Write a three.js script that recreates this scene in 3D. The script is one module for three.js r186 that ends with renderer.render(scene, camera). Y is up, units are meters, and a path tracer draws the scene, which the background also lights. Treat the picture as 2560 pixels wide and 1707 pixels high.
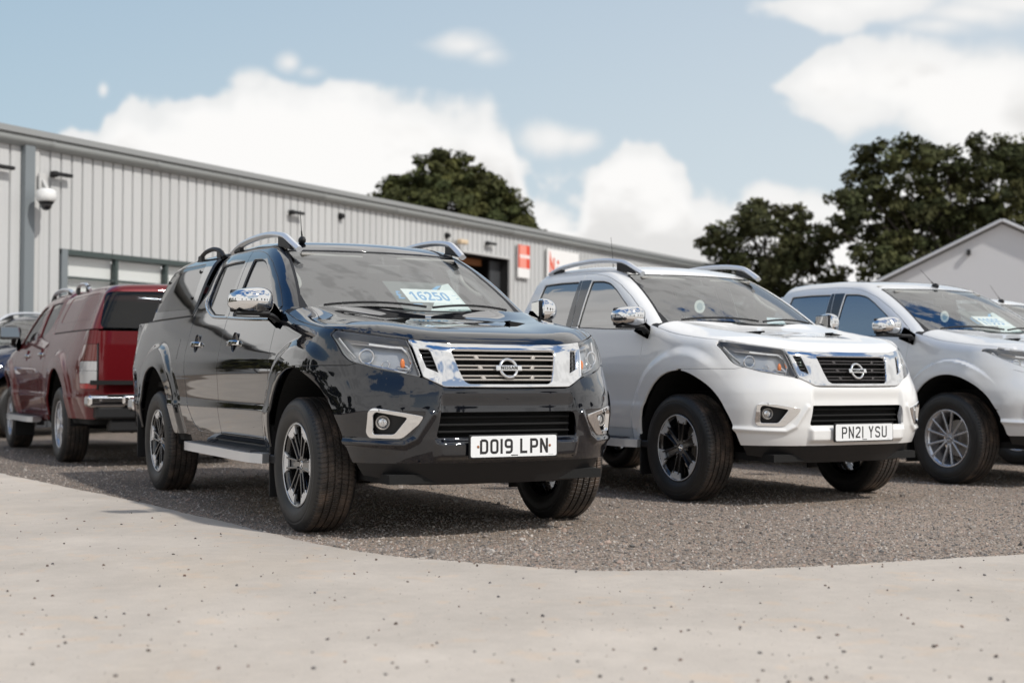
import * as THREE from 'three';
import { RoundedBoxGeometry } from 'three/addons/geometries/RoundedBoxGeometry.js';
import { mergeGeometries, toCreasedNormals } from 'three/addons/utils/BufferGeometryUtils.js';
import { FontLoader } from 'three/addons/loaders/FontLoader.js';
import { TextGeometry } from 'three/addons/geometries/TextGeometry.js';

// ---------------------------------------------------------------- camera, sky, sun, exposure
const scene = new THREE.Scene();
const EYE = 0.875, F = 3400, PH = 1707;
const camera = new THREE.PerspectiveCamera(2 * Math.atan(PH / 2 / F) * 180 / Math.PI, 1024 / 682, 0.1, 3000);
camera.position.set(0, EYE, 0);
camera.rotation.set(0.0253, 0, 0.0033, 'YXZ');
camera.userData.fStop = 2.0;
camera.focus = 7.9;
const renderer = new THREE.WebGLRenderer({ antialias: true });
renderer.toneMapping = THREE.LinearToneMapping;
renderer.toneMappingExposure = 1;
renderer.shadowMap.enabled = true;

// small maths
const clamp = (x, a = 0, b = 1) => Math.min(b, Math.max(a, x));
const lerp = (a, b, t) => a + (b - a) * t;
const sstep = (a, b, x) => { const t = clamp((x - a) / (b - a)); return t * t * (3 - 2 * t); };
const rng = (seed) => () => { seed = (seed + 0x6d2b79f5) | 0; let t = Math.imul(seed ^ (seed >>> 15), 1 | seed); t = (t + Math.imul(t ^ (t >>> 7), 61 | t)) ^ t; return ((t ^ (t >>> 14)) >>> 0) / 4294967296; };
const hash2 = (x, y, s = 0) => { let h = Math.imul(x | 0, 374761393) + Math.imul(y | 0, 668265263) + Math.imul(s | 0, 1442695041); h = Math.imul(h ^ (h >>> 13), 1274126177); return ((h ^ (h >>> 16)) >>> 0) / 4294967296; };
function vnoise(x, y, s = 0, wrap = 0) {
  const ix = Math.floor(x), iy = Math.floor(y), fx = x - ix, fy = y - iy, u = fx * fx * (3 - 2 * fx), v = fy * fy * (3 - 2 * fy);
  const m = (a) => (wrap ? ((a % wrap) + wrap) % wrap : a);
  return lerp(lerp(hash2(m(ix), m(iy), s), hash2(m(ix + 1), m(iy), s), u), lerp(hash2(m(ix), m(iy + 1), s), hash2(m(ix + 1), m(iy + 1), s), u), v);
}
function fbm(x, y, oct = 5, s = 0, wrap = 0) { let a = 0.5, r = 0; for (let i = 0; i < oct; i++) { r += a * vnoise(x, y, s + i, wrap); x *= 2; y *= 2; wrap *= 2; a *= 0.5; } return r; }

function billow(x, y, oct = 5, s = 0) { let a = 0.5, r = 0; for (let i = 0; i < oct; i++) { r += a * (1 - Math.abs(2 * vnoise(x, y, s + i) - 1)); x *= 2.03; y *= 2.03; a *= 0.5; } return r; }
// the sky: sun from the right, behind the camera; cumulus above the horizon all round
const SUN = new THREE.Vector3(0.62, 0.86, 0.52).normalize();
function makeSky() {
  const W = 4096, H = 2048, data = new Float32Array(W * H * 4);
  // tops of the low bank of cumulus, over the bearing (photograph columns, 3400 to a radian)
  const topX = [-900, -500, -200, 60, 170, 235, 265, 315, 380, 440, 500, 560, 610, 680, 720, 770, 840, 910, 960, 1040, 1090, 1150, 1210, 1265, 1300, 1345, 1440, 1490, 1520, 1570, 1630, 1700, 1740, 1830, 1890, 1960, 2025, 2090, 2180, 2300, 2500, 2700, 3100];
  const topY = [120, 330, 420, 400, 345, 330, 290, 243, 262, 262, 252, 238, 222, 212, 226, 232, 214, 228, 248, 254, 266, 278, 286, 330, 410, 480, 470, 425, 385, 362, 372, 430, 482, 510, 478, 466, 492, 520, 500, 430, 330, 360, 200];
  const top = (x) => { let i = 0; while (i < topX.length - 2 && topX[i + 1] < x) i++; const t = clamp((x - topX[i]) / (topX[i + 1] - topX[i])), u = t * t * (3 - 2 * t); return lerp(topY[i], topY[i + 1], u); };
  const bank = pchip([-1.9, -1.5, -1.25, -1.05, -0.92, -0.80, -0.66, -0.52, -0.40], [0.30, 0.34, 0.40, 0.44, 0.45, 0.40, 0.32, 0.24, 0.16]);   // the same bank of cumulus going on to the left
  const puffs = [[2090, 205, 110, 75], [2290, 190, 190, 105], [2440, 240, 230, 120], [2560, 300, 260, 120], [2150, 265, 150, 50], [2060, 20, 110, 42], [2190, 0, 150, 40], [2350, 55, 75, 22], [2430, 25, 130, 26], [2560, 0, 160, 26], [1160, 110, 62, 22], [1215, 133, 34, 16], [718, 155, 26, 22], [250, 225, 12, 18], [1385, 345, 80, 30], [1440, 350, 60, 26], [622, 208, 42, 28], [770, 178, 20, 10]];
  for (let j = H / 2 - 8; j < H; j++) {
    const el = ((j + 0.5) / H - 0.5) * Math.PI, se = Math.sin(el), ce = Math.cos(el);
    for (let i = 0; i < W; i++) {
      const ph = ((i + 0.5) / W - 0.5) * 2 * Math.PI, dx = Math.cos(ph) * ce, dz = Math.sin(ph) * ce;
      let az = Math.atan2(dx, -dz);                       // 0 ahead of the camera, right positive
      const e = Math.max(el, 0), X = 1280 + 3400 * Math.tan(clamp(az, -1.2, 1.2)), Y = 940 - 3400 * Math.tan(Math.min(e, 1.3)) / Math.cos(clamp(az, -1.2, 1.2));
      const near = 1 - sstep(0.36, 0.55, Math.abs(az));   // where the cloud outlines of the photograph hold
      // cloud cover
      const q = 230 / 3400;                               // billow size
      const n1 = billow(az / q + 31, e / q * 1.15 + 7, 5, 3), n2 = fbm(az / q * 3.1 + 3, e / q * 3.4 + 1, 4, 11);
      const bump = (n1 - 0.44) * 170 + (n2 - 0.47) * 60;
      let d = -999;
      if (near > 0) {
        d = Math.max(d, (Y - top(X)) + bump * 0.62);
        if (X > 1290 && X < 1490 && Y > 365 && Y < 580) d = Math.min(d, lerp(d, 8 + (n2 - 0.47) * 190 + bump * 0.4 + (Y - 480) * 0.25, sstep(1290, 1330, X) * sstep(1490, 1440, X)));
        for (const [px, py, rx, ry] of puffs) { const u = (X - px) / rx, v = (Y - py) / ry, r = Math.sqrt(u * u + v * v); if (r < 2.5) d = Math.max(d, (1 - r) * ry + bump * 0.55 * Math.min(1, ry / 60)); }
      }
      const hood = Math.exp(-(((az - 0.05) / 0.75) ** 2) - (((e - 0.82) / 0.36) ** 2)), gap = Math.exp(-(((az + 1.12) / 0.50) ** 2) - (((e - 0.80) / 0.27) ** 2));
      const far = (fbm(az * 2.4 + 5, e * 4.2 + 2.2, 6, 21) - 0.425 + 0.18 * (1 - sstep(0.12, 0.5, e)) - 0.06 * sstep(0.45, 1.2, e) + 0.34 * hood - 0.55 * gap) * 700 + (n2 - 0.5) * 60 + bump * 0.5;
      d = lerp(far, d, near * (1 - sstep(0.33, 0.5, e)));
      if (az < -0.36 && az > -1.9) { const w = sstep(-0.38, -0.48, az) * sstep(-1.9, -1.5, az); d = lerp(d, (bank(az) - e) * 1500 + bump * 0.9, w * (1 - sstep(0.75, 1.0, e))); }
      const soft = lerp(6, 60, Math.pow(vnoise(az * 9, e * 9, 5), 1.5) * sstep(-0.2, 0.5, az + 0.3));
      const cover = sstep(-soft * 0.6, soft, d) * (0.88 + 0.12 * sstep(10, 90, d));
      // brightness of the cloud: sunlit tops, greyer hollows
      const body = fbm(az / q * 0.9 + 9, e / q * 1.5 + 4, 5, 7), hollow = sstep(0.46, 0.66, body) * sstep(25, 140, d);
      const c = clamp(dx * SUN.x + se * SUN.y + dz * SUN.z, -1, 1);
      const lit = 1.0 * (1 - 0.20 * hollow) * (0.90 + 0.10 * sstep(0, 70, d));
      // clear air: deeper blue high up and away from the sun, paler low down and towards it
      const t = Math.pow(clamp((e - 0.02) / 1.1), 0.75), pale = Math.exp(-e * 4.2) , side = 0;
const low = 1 - Math.pow(sstep(0.10, 1.0, e), 0.8), s2 = clamp(0.5 + 1.15 * Math.sin(az)), up = sstep(0, 0.3, e), sky = [lerp(0.06, lerp(0.50 - 0.07 * up, 0.70 - 0.03 * up, s2), low), lerp(0.18, lerp(0.63 - 0.05 * up, 0.76 - 0.02 * up, s2), low), lerp(0.44, lerp(0.71 - 0.02 * up, 0.79, s2), low)];
      const o = (j * W + i) * 4;
      for (let k = 0; k < 3; k++) data[o + k] = lerp(sky[k], lit * [0.98, 0.97, 0.955][k], cover);
      data[o + 3] = 1;
    }
  }
  for (let j = 0; j < H / 2 - 8; j++) for (let i = 0; i < W; i++) { const o = (j * W + i) * 4; data[o] = 0.32; data[o + 1] = 0.29; data[o + 2] = 0.26; data[o + 3] = 1; }
  const t = new THREE.DataTexture(data, W, H, THREE.RGBAFormat, THREE.FloatType);
  t.mapping = THREE.EquirectangularReflectionMapping; t.magFilter = THREE.LinearFilter; t.minFilter = THREE.LinearFilter; t.needsUpdate = true;
  return t;
}
const skyMap = makeSky();
scene.background = skyMap;
scene.environment = skyMap;
const sun = new THREE.DirectionalLight(new THREE.Color(1, 0.955, 0.89), 3.0);
sun.position.copy(SUN).multiplyScalar(60).add(new THREE.Vector3(0, 0, -14));
sun.target.position.set(0, 0, -14);
sun.castShadow = true; sun.shadow.radius = 4; sun.shadow.mapSize.set(4096, 4096);
Object.assign(sun.shadow.camera, { left: -35, right: 35, top: 35, bottom: -35, near: 1, far: 160 });
sun.name = 'sun';
scene.add(sun, sun.target);

// ---------------------------------------------------------------- helpers
const used = {};
function numbered(name) { const k = used[name] = (used[name] ?? -1) + 1; return k ? name + '_' + String(k).padStart(3, '0') : name; }
function thing(name, label, category, group) { const o = new THREE.Group(); o.name = numbered(name); o.userData = { label, category }; if (group) o.userData.group = group; scene.add(o); return o; }
function mesh(name, g, m, parent, label) {
  if (!g) return null;
  const o = new THREE.Mesh(Array.isArray(g) ? mergeAll(g) : g, m); o.name = name; o.castShadow = o.receiveShadow = true;
  if (label) o.userData.label = label;
  if (parent) parent.add(o);
  return o;
}
function group(name, parent) { const o = new THREE.Group(); o.name = name; parent.add(o); return o; }
function structure(name, g, m) { const o = mesh(name, g, m); o.userData.kind = 'structure'; scene.add(o); return o; }
function mergeAll(list) {
  list = list.flat(Infinity).filter(Boolean).map((g) => {
    let k = g.index ? g.toNonIndexed() : g.clone();
    for (const n of Object.keys(k.attributes)) if (!['position', 'normal', 'uv'].includes(n)) k.deleteAttribute(n);
    if (!k.attributes.normal) k.computeVertexNormals();
    if (!k.attributes.uv) k.setAttribute('uv', new THREE.BufferAttribute(new Float32Array(k.attributes.position.count * 2), 2));
    k.morphAttributes = {}; k.clearGroups();
    return k;
  });
  if (!list.length) return null;
  return list.length === 1 ? list[0] : mergeGeometries(list);
}
function mirror(g) {
  if (!g) return null;                                     // the same shape on the other side (x -> -x)
  const k = g.clone(), p = k.attributes.position, n = k.attributes.normal;
  for (let i = 0; i < p.count; i++) { p.setX(i, -p.getX(i)); if (n) n.setX(i, -n.getX(i)); }
  if (k.index) { const a = k.index.array; for (let i = 0; i < a.length; i += 3) { const t = a[i + 1]; a[i + 1] = a[i + 2]; a[i + 2] = t; } }
  else for (const at of Object.values(k.attributes)) { const s = at.itemSize, a = at.array; for (let i = 0; i < at.count; i += 3) for (let c = 0; c < s; c++) { const u = (i + 1) * s + c, v = (i + 2) * s + c, t = a[u]; a[u] = a[v]; a[v] = t; } }
  return k;
}
const box = (w, h, d, x = 0, y = 0, z = 0, r = 0.006) => new RoundedBoxGeometry(w, h, d, 2, Math.min(r, w / 2.01, h / 2.01, d / 2.01)).translate(x, y, z);
const rawbox = (w, h, d, x = 0, y = 0, z = 0) => new THREE.BoxGeometry(w, h, d).translate(x, y, z);
function bar(a, b, w, h, up = [0, 1, 0]) {               // a rounded bar between two points
  const A = new THREE.Vector3(...a), B = new THREE.Vector3(...b), d = B.clone().sub(A), L = d.length(), z = d.normalize(), x = new THREE.Vector3(...up).cross(z).normalize(), y = z.clone().cross(x);
  return new RoundedBoxGeometry(w, h, L, 2, Math.min(w, h) * 0.3).applyMatrix4(new THREE.Matrix4().makeBasis(x, y, z).setPosition(A.add(B).multiplyScalar(0.5)));
}
const tube = (pts, r, seg = 24, rad = 8, closed = false) => new THREE.TubeGeometry(new THREE.CatmullRomCurve3(pts.map((p) => new THREE.Vector3(...p)), closed, 'centripetal'), seg, r, rad, closed);
function cyl(a, b, r0, r1 = r0, n = 16) { const A = new THREE.Vector3(...a), B = new THREE.Vector3(...b), d = B.clone().sub(A); return new THREE.CylinderGeometry(r1, r0, d.length(), n).applyQuaternion(new THREE.Quaternion().setFromUnitVectors(new THREE.Vector3(0, 1, 0), d.clone().normalize())).translate(...A.add(B).multiplyScalar(0.5).toArray()); }
function extrude(pts, depth, bevel = 0.003, holes = []) {
  const s = new THREE.Shape(pts.map((p) => new THREE.Vector2(...p)));
  for (const h of holes) s.holes.push(new THREE.Path(h.map((p) => new THREE.Vector2(...p))));
  return new THREE.ExtrudeGeometry(s, { depth, bevelEnabled: bevel > 0, bevelThickness: bevel, bevelSize: bevel, bevelOffset: -bevel, bevelSegments: 2, curveSegments: 8 });
}
function pchip(xs, ys) {                                 // smooth curve through points without overshoot
  if (xs[0] > xs[1]) { xs = [...xs].reverse(); ys = [...ys].reverse(); }
  const n = xs.length, h = [], d = [], m = new Array(n).fill(0);
  for (let i = 0; i < n - 1; i++) { h[i] = xs[i + 1] - xs[i]; d[i] = (ys[i + 1] - ys[i]) / h[i]; }
  for (let i = 1; i < n - 1; i++) if (d[i - 1] * d[i] > 0) { const a = 2 * h[i] + h[i - 1], b = h[i] + 2 * h[i - 1]; m[i] = (a + b) / (a / d[i - 1] + b / d[i]); }
  m[0] = d[0]; m[n - 1] = d[n - 2];
  return (x) => {
    if (x <= xs[0]) return ys[0] + m[0] * (x - xs[0]);
    if (x >= xs[n - 1]) return ys[n - 1] + m[n - 1] * (x - xs[n - 1]);
    let i = 0; while (x > xs[i + 1]) i++;
    const t = (x - xs[i]) / h[i], t2 = t * t, t3 = t2 * t;
    return ys[i] * (2 * t3 - 3 * t2 + 1) + h[i] * m[i] * (t3 - 2 * t2 + t) + ys[i + 1] * (3 * t2 - 2 * t3) + h[i] * m[i + 1] * (t3 - t2);
  };
}
const smax = (a, b, k) => { const h = Math.max(k - Math.abs(a - b), 0) / k; return Math.max(a, b) + h * h * k * 0.25; };
function roundPoly(pts, r) {                             // rounds the corners of a closed outline
  const out = [], n = pts.length;
  for (let i = 0; i < n; i++) {
    const p = pts[(i + n - 1) % n], c = pts[i], q = pts[(i + 1) % n], rr = c[2] ?? r;
    const a = [p[0] - c[0], p[1] - c[1]], b = [q[0] - c[0], q[1] - c[1]], la = Math.hypot(...a), lb = Math.hypot(...b), k = Math.min(rr, la * 0.45, lb * 0.45);
    if (k < 1e-4) { out.push([c[0], c[1]]); continue; }
    const A = [c[0] + a[0] / la * k, c[1] + a[1] / la * k], B = [c[0] + b[0] / lb * k, c[1] + b[1] / lb * k];
    for (let j = 0; j <= 5; j++) { const t = j / 5, u = 1 - t; out.push([u * u * A[0] + 2 * u * t * c[0] + t * t * B[0], u * u * A[1] + 2 * u * t * c[1] + t * t * B[1]]); }
  }
  return out;
}
function polySDF(pts, r = 0) {                           // signed distance to a closed outline, negative inside
  const P = r ? roundPoly(pts, r) : pts, n = P.length;
  let x0 = 9e9, x1 = -9e9, y0 = 9e9, y1 = -9e9;
  for (const [x, y] of P) { x0 = Math.min(x0, x); x1 = Math.max(x1, x); y0 = Math.min(y0, y); y1 = Math.max(y1, y); }
  const f = (x, y) => {
    const ox = Math.max(x0 - x, x - x1), oy = Math.max(y0 - y, y - y1);
    if (ox > 0.15 || oy > 0.15) return Math.max(ox, oy);
    let best = 1e9, inside = false;
    for (let i = 0, j = n - 1; i < n; j = i++) {
      const ax = P[j][0], ay = P[j][1], ex = P[i][0] - ax, ey = P[i][1] - ay, t = clamp(((x - ax) * ex + (y - ay) * ey) / (ex * ex + ey * ey + 1e-12)), dx = x - ax - ex * t, dy = y - ay - ey * t;
      best = Math.min(best, dx * dx + dy * dy);
      if ((P[i][1] > y) !== (ay > y) && x < ((ax - P[i][0]) * (y - P[i][1])) / (ay - P[i][1]) + P[i][0]) inside = !inside;
    }
    return inside ? -Math.sqrt(best) : Math.sqrt(best);
  };
  f.points = P;
  return f;
}
const span = (a, b, n) => Array.from({ length: n + 1 }, (_, i) => a + (b - a) * i / n);

// A curved sheet P(u, v); cut(trim) keeps the part where trim(p, u, v) < 0, with its edge turned in like a pressed panel.
class Sheet {
  constructor(us, vs, at, centre = (p) => [0, 0.8, clamp(p[2], -4, 0.1)]) {
    Object.assign(this, { us, vs, at, centre });
    this.P = us.map((u) => vs.map((v) => at(u, v)));
    this.N = us.map(() => new Array(vs.length));
  }
  normal(u, v, p) {
    const e = 1e-3, a = this.at(u + e, v), b = this.at(u - e, v), c = this.at(u, v + e), d = this.at(u, v - e);
    const ux = a[0] - b[0], uy = a[1] - b[1], uz = a[2] - b[2], vx = c[0] - d[0], vy = c[1] - d[1], vz = c[2] - d[2];
    let n = [uy * vz - uz * vy, uz * vx - ux * vz, ux * vy - uy * vx], l = Math.hypot(...n);
    if (l < 1e-12) return [0, 1, 0];
    const q = this.centre(p);
    if (n[0] * (p[0] - q[0]) + n[1] * (p[1] - q[1]) + n[2] * (p[2] - q[2]) < 0) l = -l;
    return [n[0] / l, n[1] / l, n[2] / l];
  }
  cut(trim, { rim = 0.014, offset = 0, only = '', noRim = null } = {}) {
    const { us, vs, P, N } = this, nu = us.length, nv = vs.length, T = new Float32Array(nu * nv), pos = [], nor = [], uv = [], idx = [], cache = new Map(), raw = [];
    for (let i = 0; i < nu; i++) for (let j = 0; j < nv; j++) T[i * nv + j] = trim(P[i][j], us[i], vs[j]);
    const push = (p, n, u, v) => { const k = pos.length / 3; pos.push(p[0] + n[0] * offset, p[1] + n[1] * offset, p[2] + n[2] * offset); nor.push(...n); uv.push(u, v); raw.push(p); return k; };
    const node = (i, j) => { const k = i * nv + j; if (!cache.has(k)) { const p = P[i][j], n = N[i][j] ??= this.normal(us[i], vs[j], p); cache.set(k, push(p, n, us[i], vs[j])); } return cache.get(k); };
    const cross = (i, j, k, l) => {
      const key = i < k || (i === k && j < l) ? 'e' + (i * nv + j) + '_' + (k * nv + l) : 'e' + (k * nv + l) + '_' + (i * nv + j);
      if (!cache.has(key)) {
        let a = 0, b = 1, ta = T[i * nv + j], tb = T[k * nv + l], t = 0.5, u, v, p;
        for (let s = 0; s < 5; s++) { t = clamp(a + (b - a) * ta / (ta - tb), a + (b - a) * 0.02, b - (b - a) * 0.02); u = lerp(us[i], us[k], t); v = lerp(vs[j], vs[l], t); p = this.at(u, v); const f = trim(p, u, v); if (f === 0) break; if (f < 0 === ta < 0) { a = t; ta = f; } else { b = t; tb = f; } }
        cache.set(key, push(p, this.normal(u, v, p), u, v));
      }
      return cache.get(key);
    };
    const ctr = (poly) => { const m = [0, 0, 0]; for (const k of poly) for (let q = 0; q < 3; q++) m[q] += raw[k][q] / poly.length; return m; };
    const edges = [], tri = (a, b, c) => {
      const A = raw[a], B = raw[b], C = raw[c], n = nor, x1 = B[0] - A[0], y1 = B[1] - A[1], z1 = B[2] - A[2], x2 = C[0] - A[0], y2 = C[1] - A[1], z2 = C[2] - A[2];
      const f = (y1 * z2 - z1 * y2) * n[a * 3] + (z1 * x2 - x1 * z2) * n[a * 3 + 1] + (x1 * y2 - y1 * x2) * n[a * 3 + 2];
      f >= 0 ? idx.push(a, b, c) : idx.push(a, c, b);
    };
    for (let i = 0; i < nu - 1; i++) for (let j = 0; j < nv - 1; j++) {
      const c = [[i, j], [i + 1, j], [i + 1, j + 1], [i, j + 1]], s = c.map(([a, b]) => T[a * nv + b] < 0);
      if (!s[0] && !s[1] && !s[2] && !s[3]) continue;
      const poly = [], kind = [];
      for (let k = 0; k < 4; k++) { const a = c[k], b = c[(k + 1) % 4]; if (s[k]) { poly.push(node(...a)); kind.push(0); } if (s[k] !== s[(k + 1) % 4]) { poly.push(cross(...a, ...b)); kind.push(s[k] ? 1 : 2); } }
      for (let k = 1; k < poly.length - 1; k++) tri(poly[0], poly[k], poly[k + 1]);
      for (let k = 0; k < poly.length; k++) if (kind[k] === 1 && kind[(k + 1) % poly.length] === 2) edges.push([poly[k], poly[(k + 1) % poly.length], ctr(poly)]);
      const border = [[j === 0, 0, 1], [i === nu - 2, 1, 2], [j === nv - 2, 2, 3], [i === 0, 3, 0]];
      for (const [on, a, b] of border) if (on && s[a] && s[b]) edges.push([node(...c[a]), node(...c[b]), ctr(poly)]);
    }
    if (only === 'rim') idx.length = 0;
    if (rim > 0) {
      for (const [a, b, m] of edges) {
        if (noRim && noRim(raw[a]) && noRim(raw[b])) continue;
        const pa = pos.slice(a * 3, a * 3 + 3), pb = pos.slice(b * 3, b * 3 + 3), na = nor.slice(a * 3, a * 3 + 3), nb = nor.slice(b * 3, b * 3 + 3);
        const d = [pb[0] - pa[0], pb[1] - pa[1], pb[2] - pa[2]];
        let o = [d[1] * na[2] - d[2] * na[1], d[2] * na[0] - d[0] * na[2], d[0] * na[1] - d[1] * na[0]], l = Math.hypot(...o);
        if (l < 1e-9) continue;
        if (o[0] * (raw[a][0] + raw[b][0] - 2 * m[0]) + o[1] * (raw[a][1] + raw[b][1] - 2 * m[1]) + o[2] * (raw[a][2] + raw[b][2] - 2 * m[2]) < 0) l = -l;
        o = o.map((x) => x / l);
        const mid = (t) => { const k = pos.length / 3; pos.push(...t.p); nor.push(...t.n); uv.push(0, 0); return k; };
        const blend = (n) => { const q = [n[0] * 0.7 + o[0] * 0.7, n[1] * 0.7 + o[1] * 0.7, n[2] * 0.7 + o[2] * 0.7], m = Math.hypot(...q) || 1; return q.map((x) => x / m); };
        const r1 = Math.min(0.0022, rim * 0.3);
        const sh = (p, n, k, out) => [p[0] - n[0] * k + o[0] * out, p[1] - n[1] * k + o[1] * out, p[2] - n[2] * k + o[2] * out];
        const v = [mid({ p: pa, n: na }), mid({ p: pb, n: nb }), mid({ p: sh(pa, na, r1, r1 * 0.6), n: blend(na) }), mid({ p: sh(pb, nb, r1, r1 * 0.6), n: blend(nb) }), mid({ p: sh(pa, na, rim, r1 * 0.6), n: o }), mid({ p: sh(pb, nb, rim, r1 * 0.6), n: o })];
        const face = (x, y, z, n) => { const g = (k) => pos.slice(k * 3, k * 3 + 3), A = g(x), B = g(y), C = g(z); const u = B.map((q, k) => q - A[k]), w = C.map((q, k) => q - A[k]); const f = (u[1] * w[2] - u[2] * w[1]) * n[0] + (u[2] * w[0] - u[0] * w[2]) * n[1] + (u[0] * w[1] - u[1] * w[0]) * n[2]; f >= 0 ? idx.push(x, y, z) : idx.push(x, z, y); };
        const bn = blend(na);
        face(v[0], v[1], v[3], bn); face(v[0], v[3], v[2], bn); face(v[2], v[3], v[5], o); face(v[2], v[5], v[4], o);
      }
    }
    const g = new THREE.BufferGeometry();
    g.setAttribute('position', new THREE.Float32BufferAttribute(pos, 3));
    g.setAttribute('normal', new THREE.Float32BufferAttribute(nor, 3));
    g.setAttribute('uv', new THREE.Float32BufferAttribute(uv, 2));
    g.setIndex(idx);
    return g;
  }
}

function sweep(pts, prof, closedEnds = true, upRef = [0, 1, 0]) {  // a profile (across, up) carried along a path
  const n = pts.length, V = pts.map((p) => new THREE.Vector3(...p)), pos = [], idx = [], m = prof.length, up = new THREE.Vector3(...upRef);
  for (let i = 0; i < n; i++) {
    const t = V[Math.min(i + 1, n - 1)].clone().sub(V[Math.max(i - 1, 0)]).normalize(), a = up.clone().cross(t).normalize(), b = t.clone().cross(a);
    for (const [x, y, k] of prof) pos.push(V[i].x + a.x * x + b.x * y, V[i].y + a.y * x + b.y * y, V[i].z + a.z * x + b.z * y);
  }
  for (let i = 0; i < n - 1; i++) for (let j = 0; j < m; j++) { const a = i * m + j, b = i * m + (j + 1) % m, c = a + m, d = b + m; idx.push(a, b, d, a, d, c); }
  if (closedEnds) for (let j = 1; j < m - 1; j++) { idx.push(0, j + 1, j); const o = (n - 1) * m; idx.push(o, o + j, o + j + 1); }
  let g = new THREE.BufferGeometry(); g.setAttribute('position', new THREE.Float32BufferAttribute(pos, 3)); g.setIndex(idx);
  g = toCreasedNormals(g, 0.7);
  return g;
}
const rectProfile = (w, h, r = 0.25) => { const k = Math.min(w, h) * r, x = w / 2, y = h / 2; return [[x - k, -y], [x, -y + k], [x, y - k], [x - k, y], [-x + k, y], [-x, y - k], [-x, -y + k], [-x + k, -y]]; };
const lathe = (prof, n = 64) => new THREE.LatheGeometry(prof.map(([r, h]) => new THREE.Vector2(r, h)), n);

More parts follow.
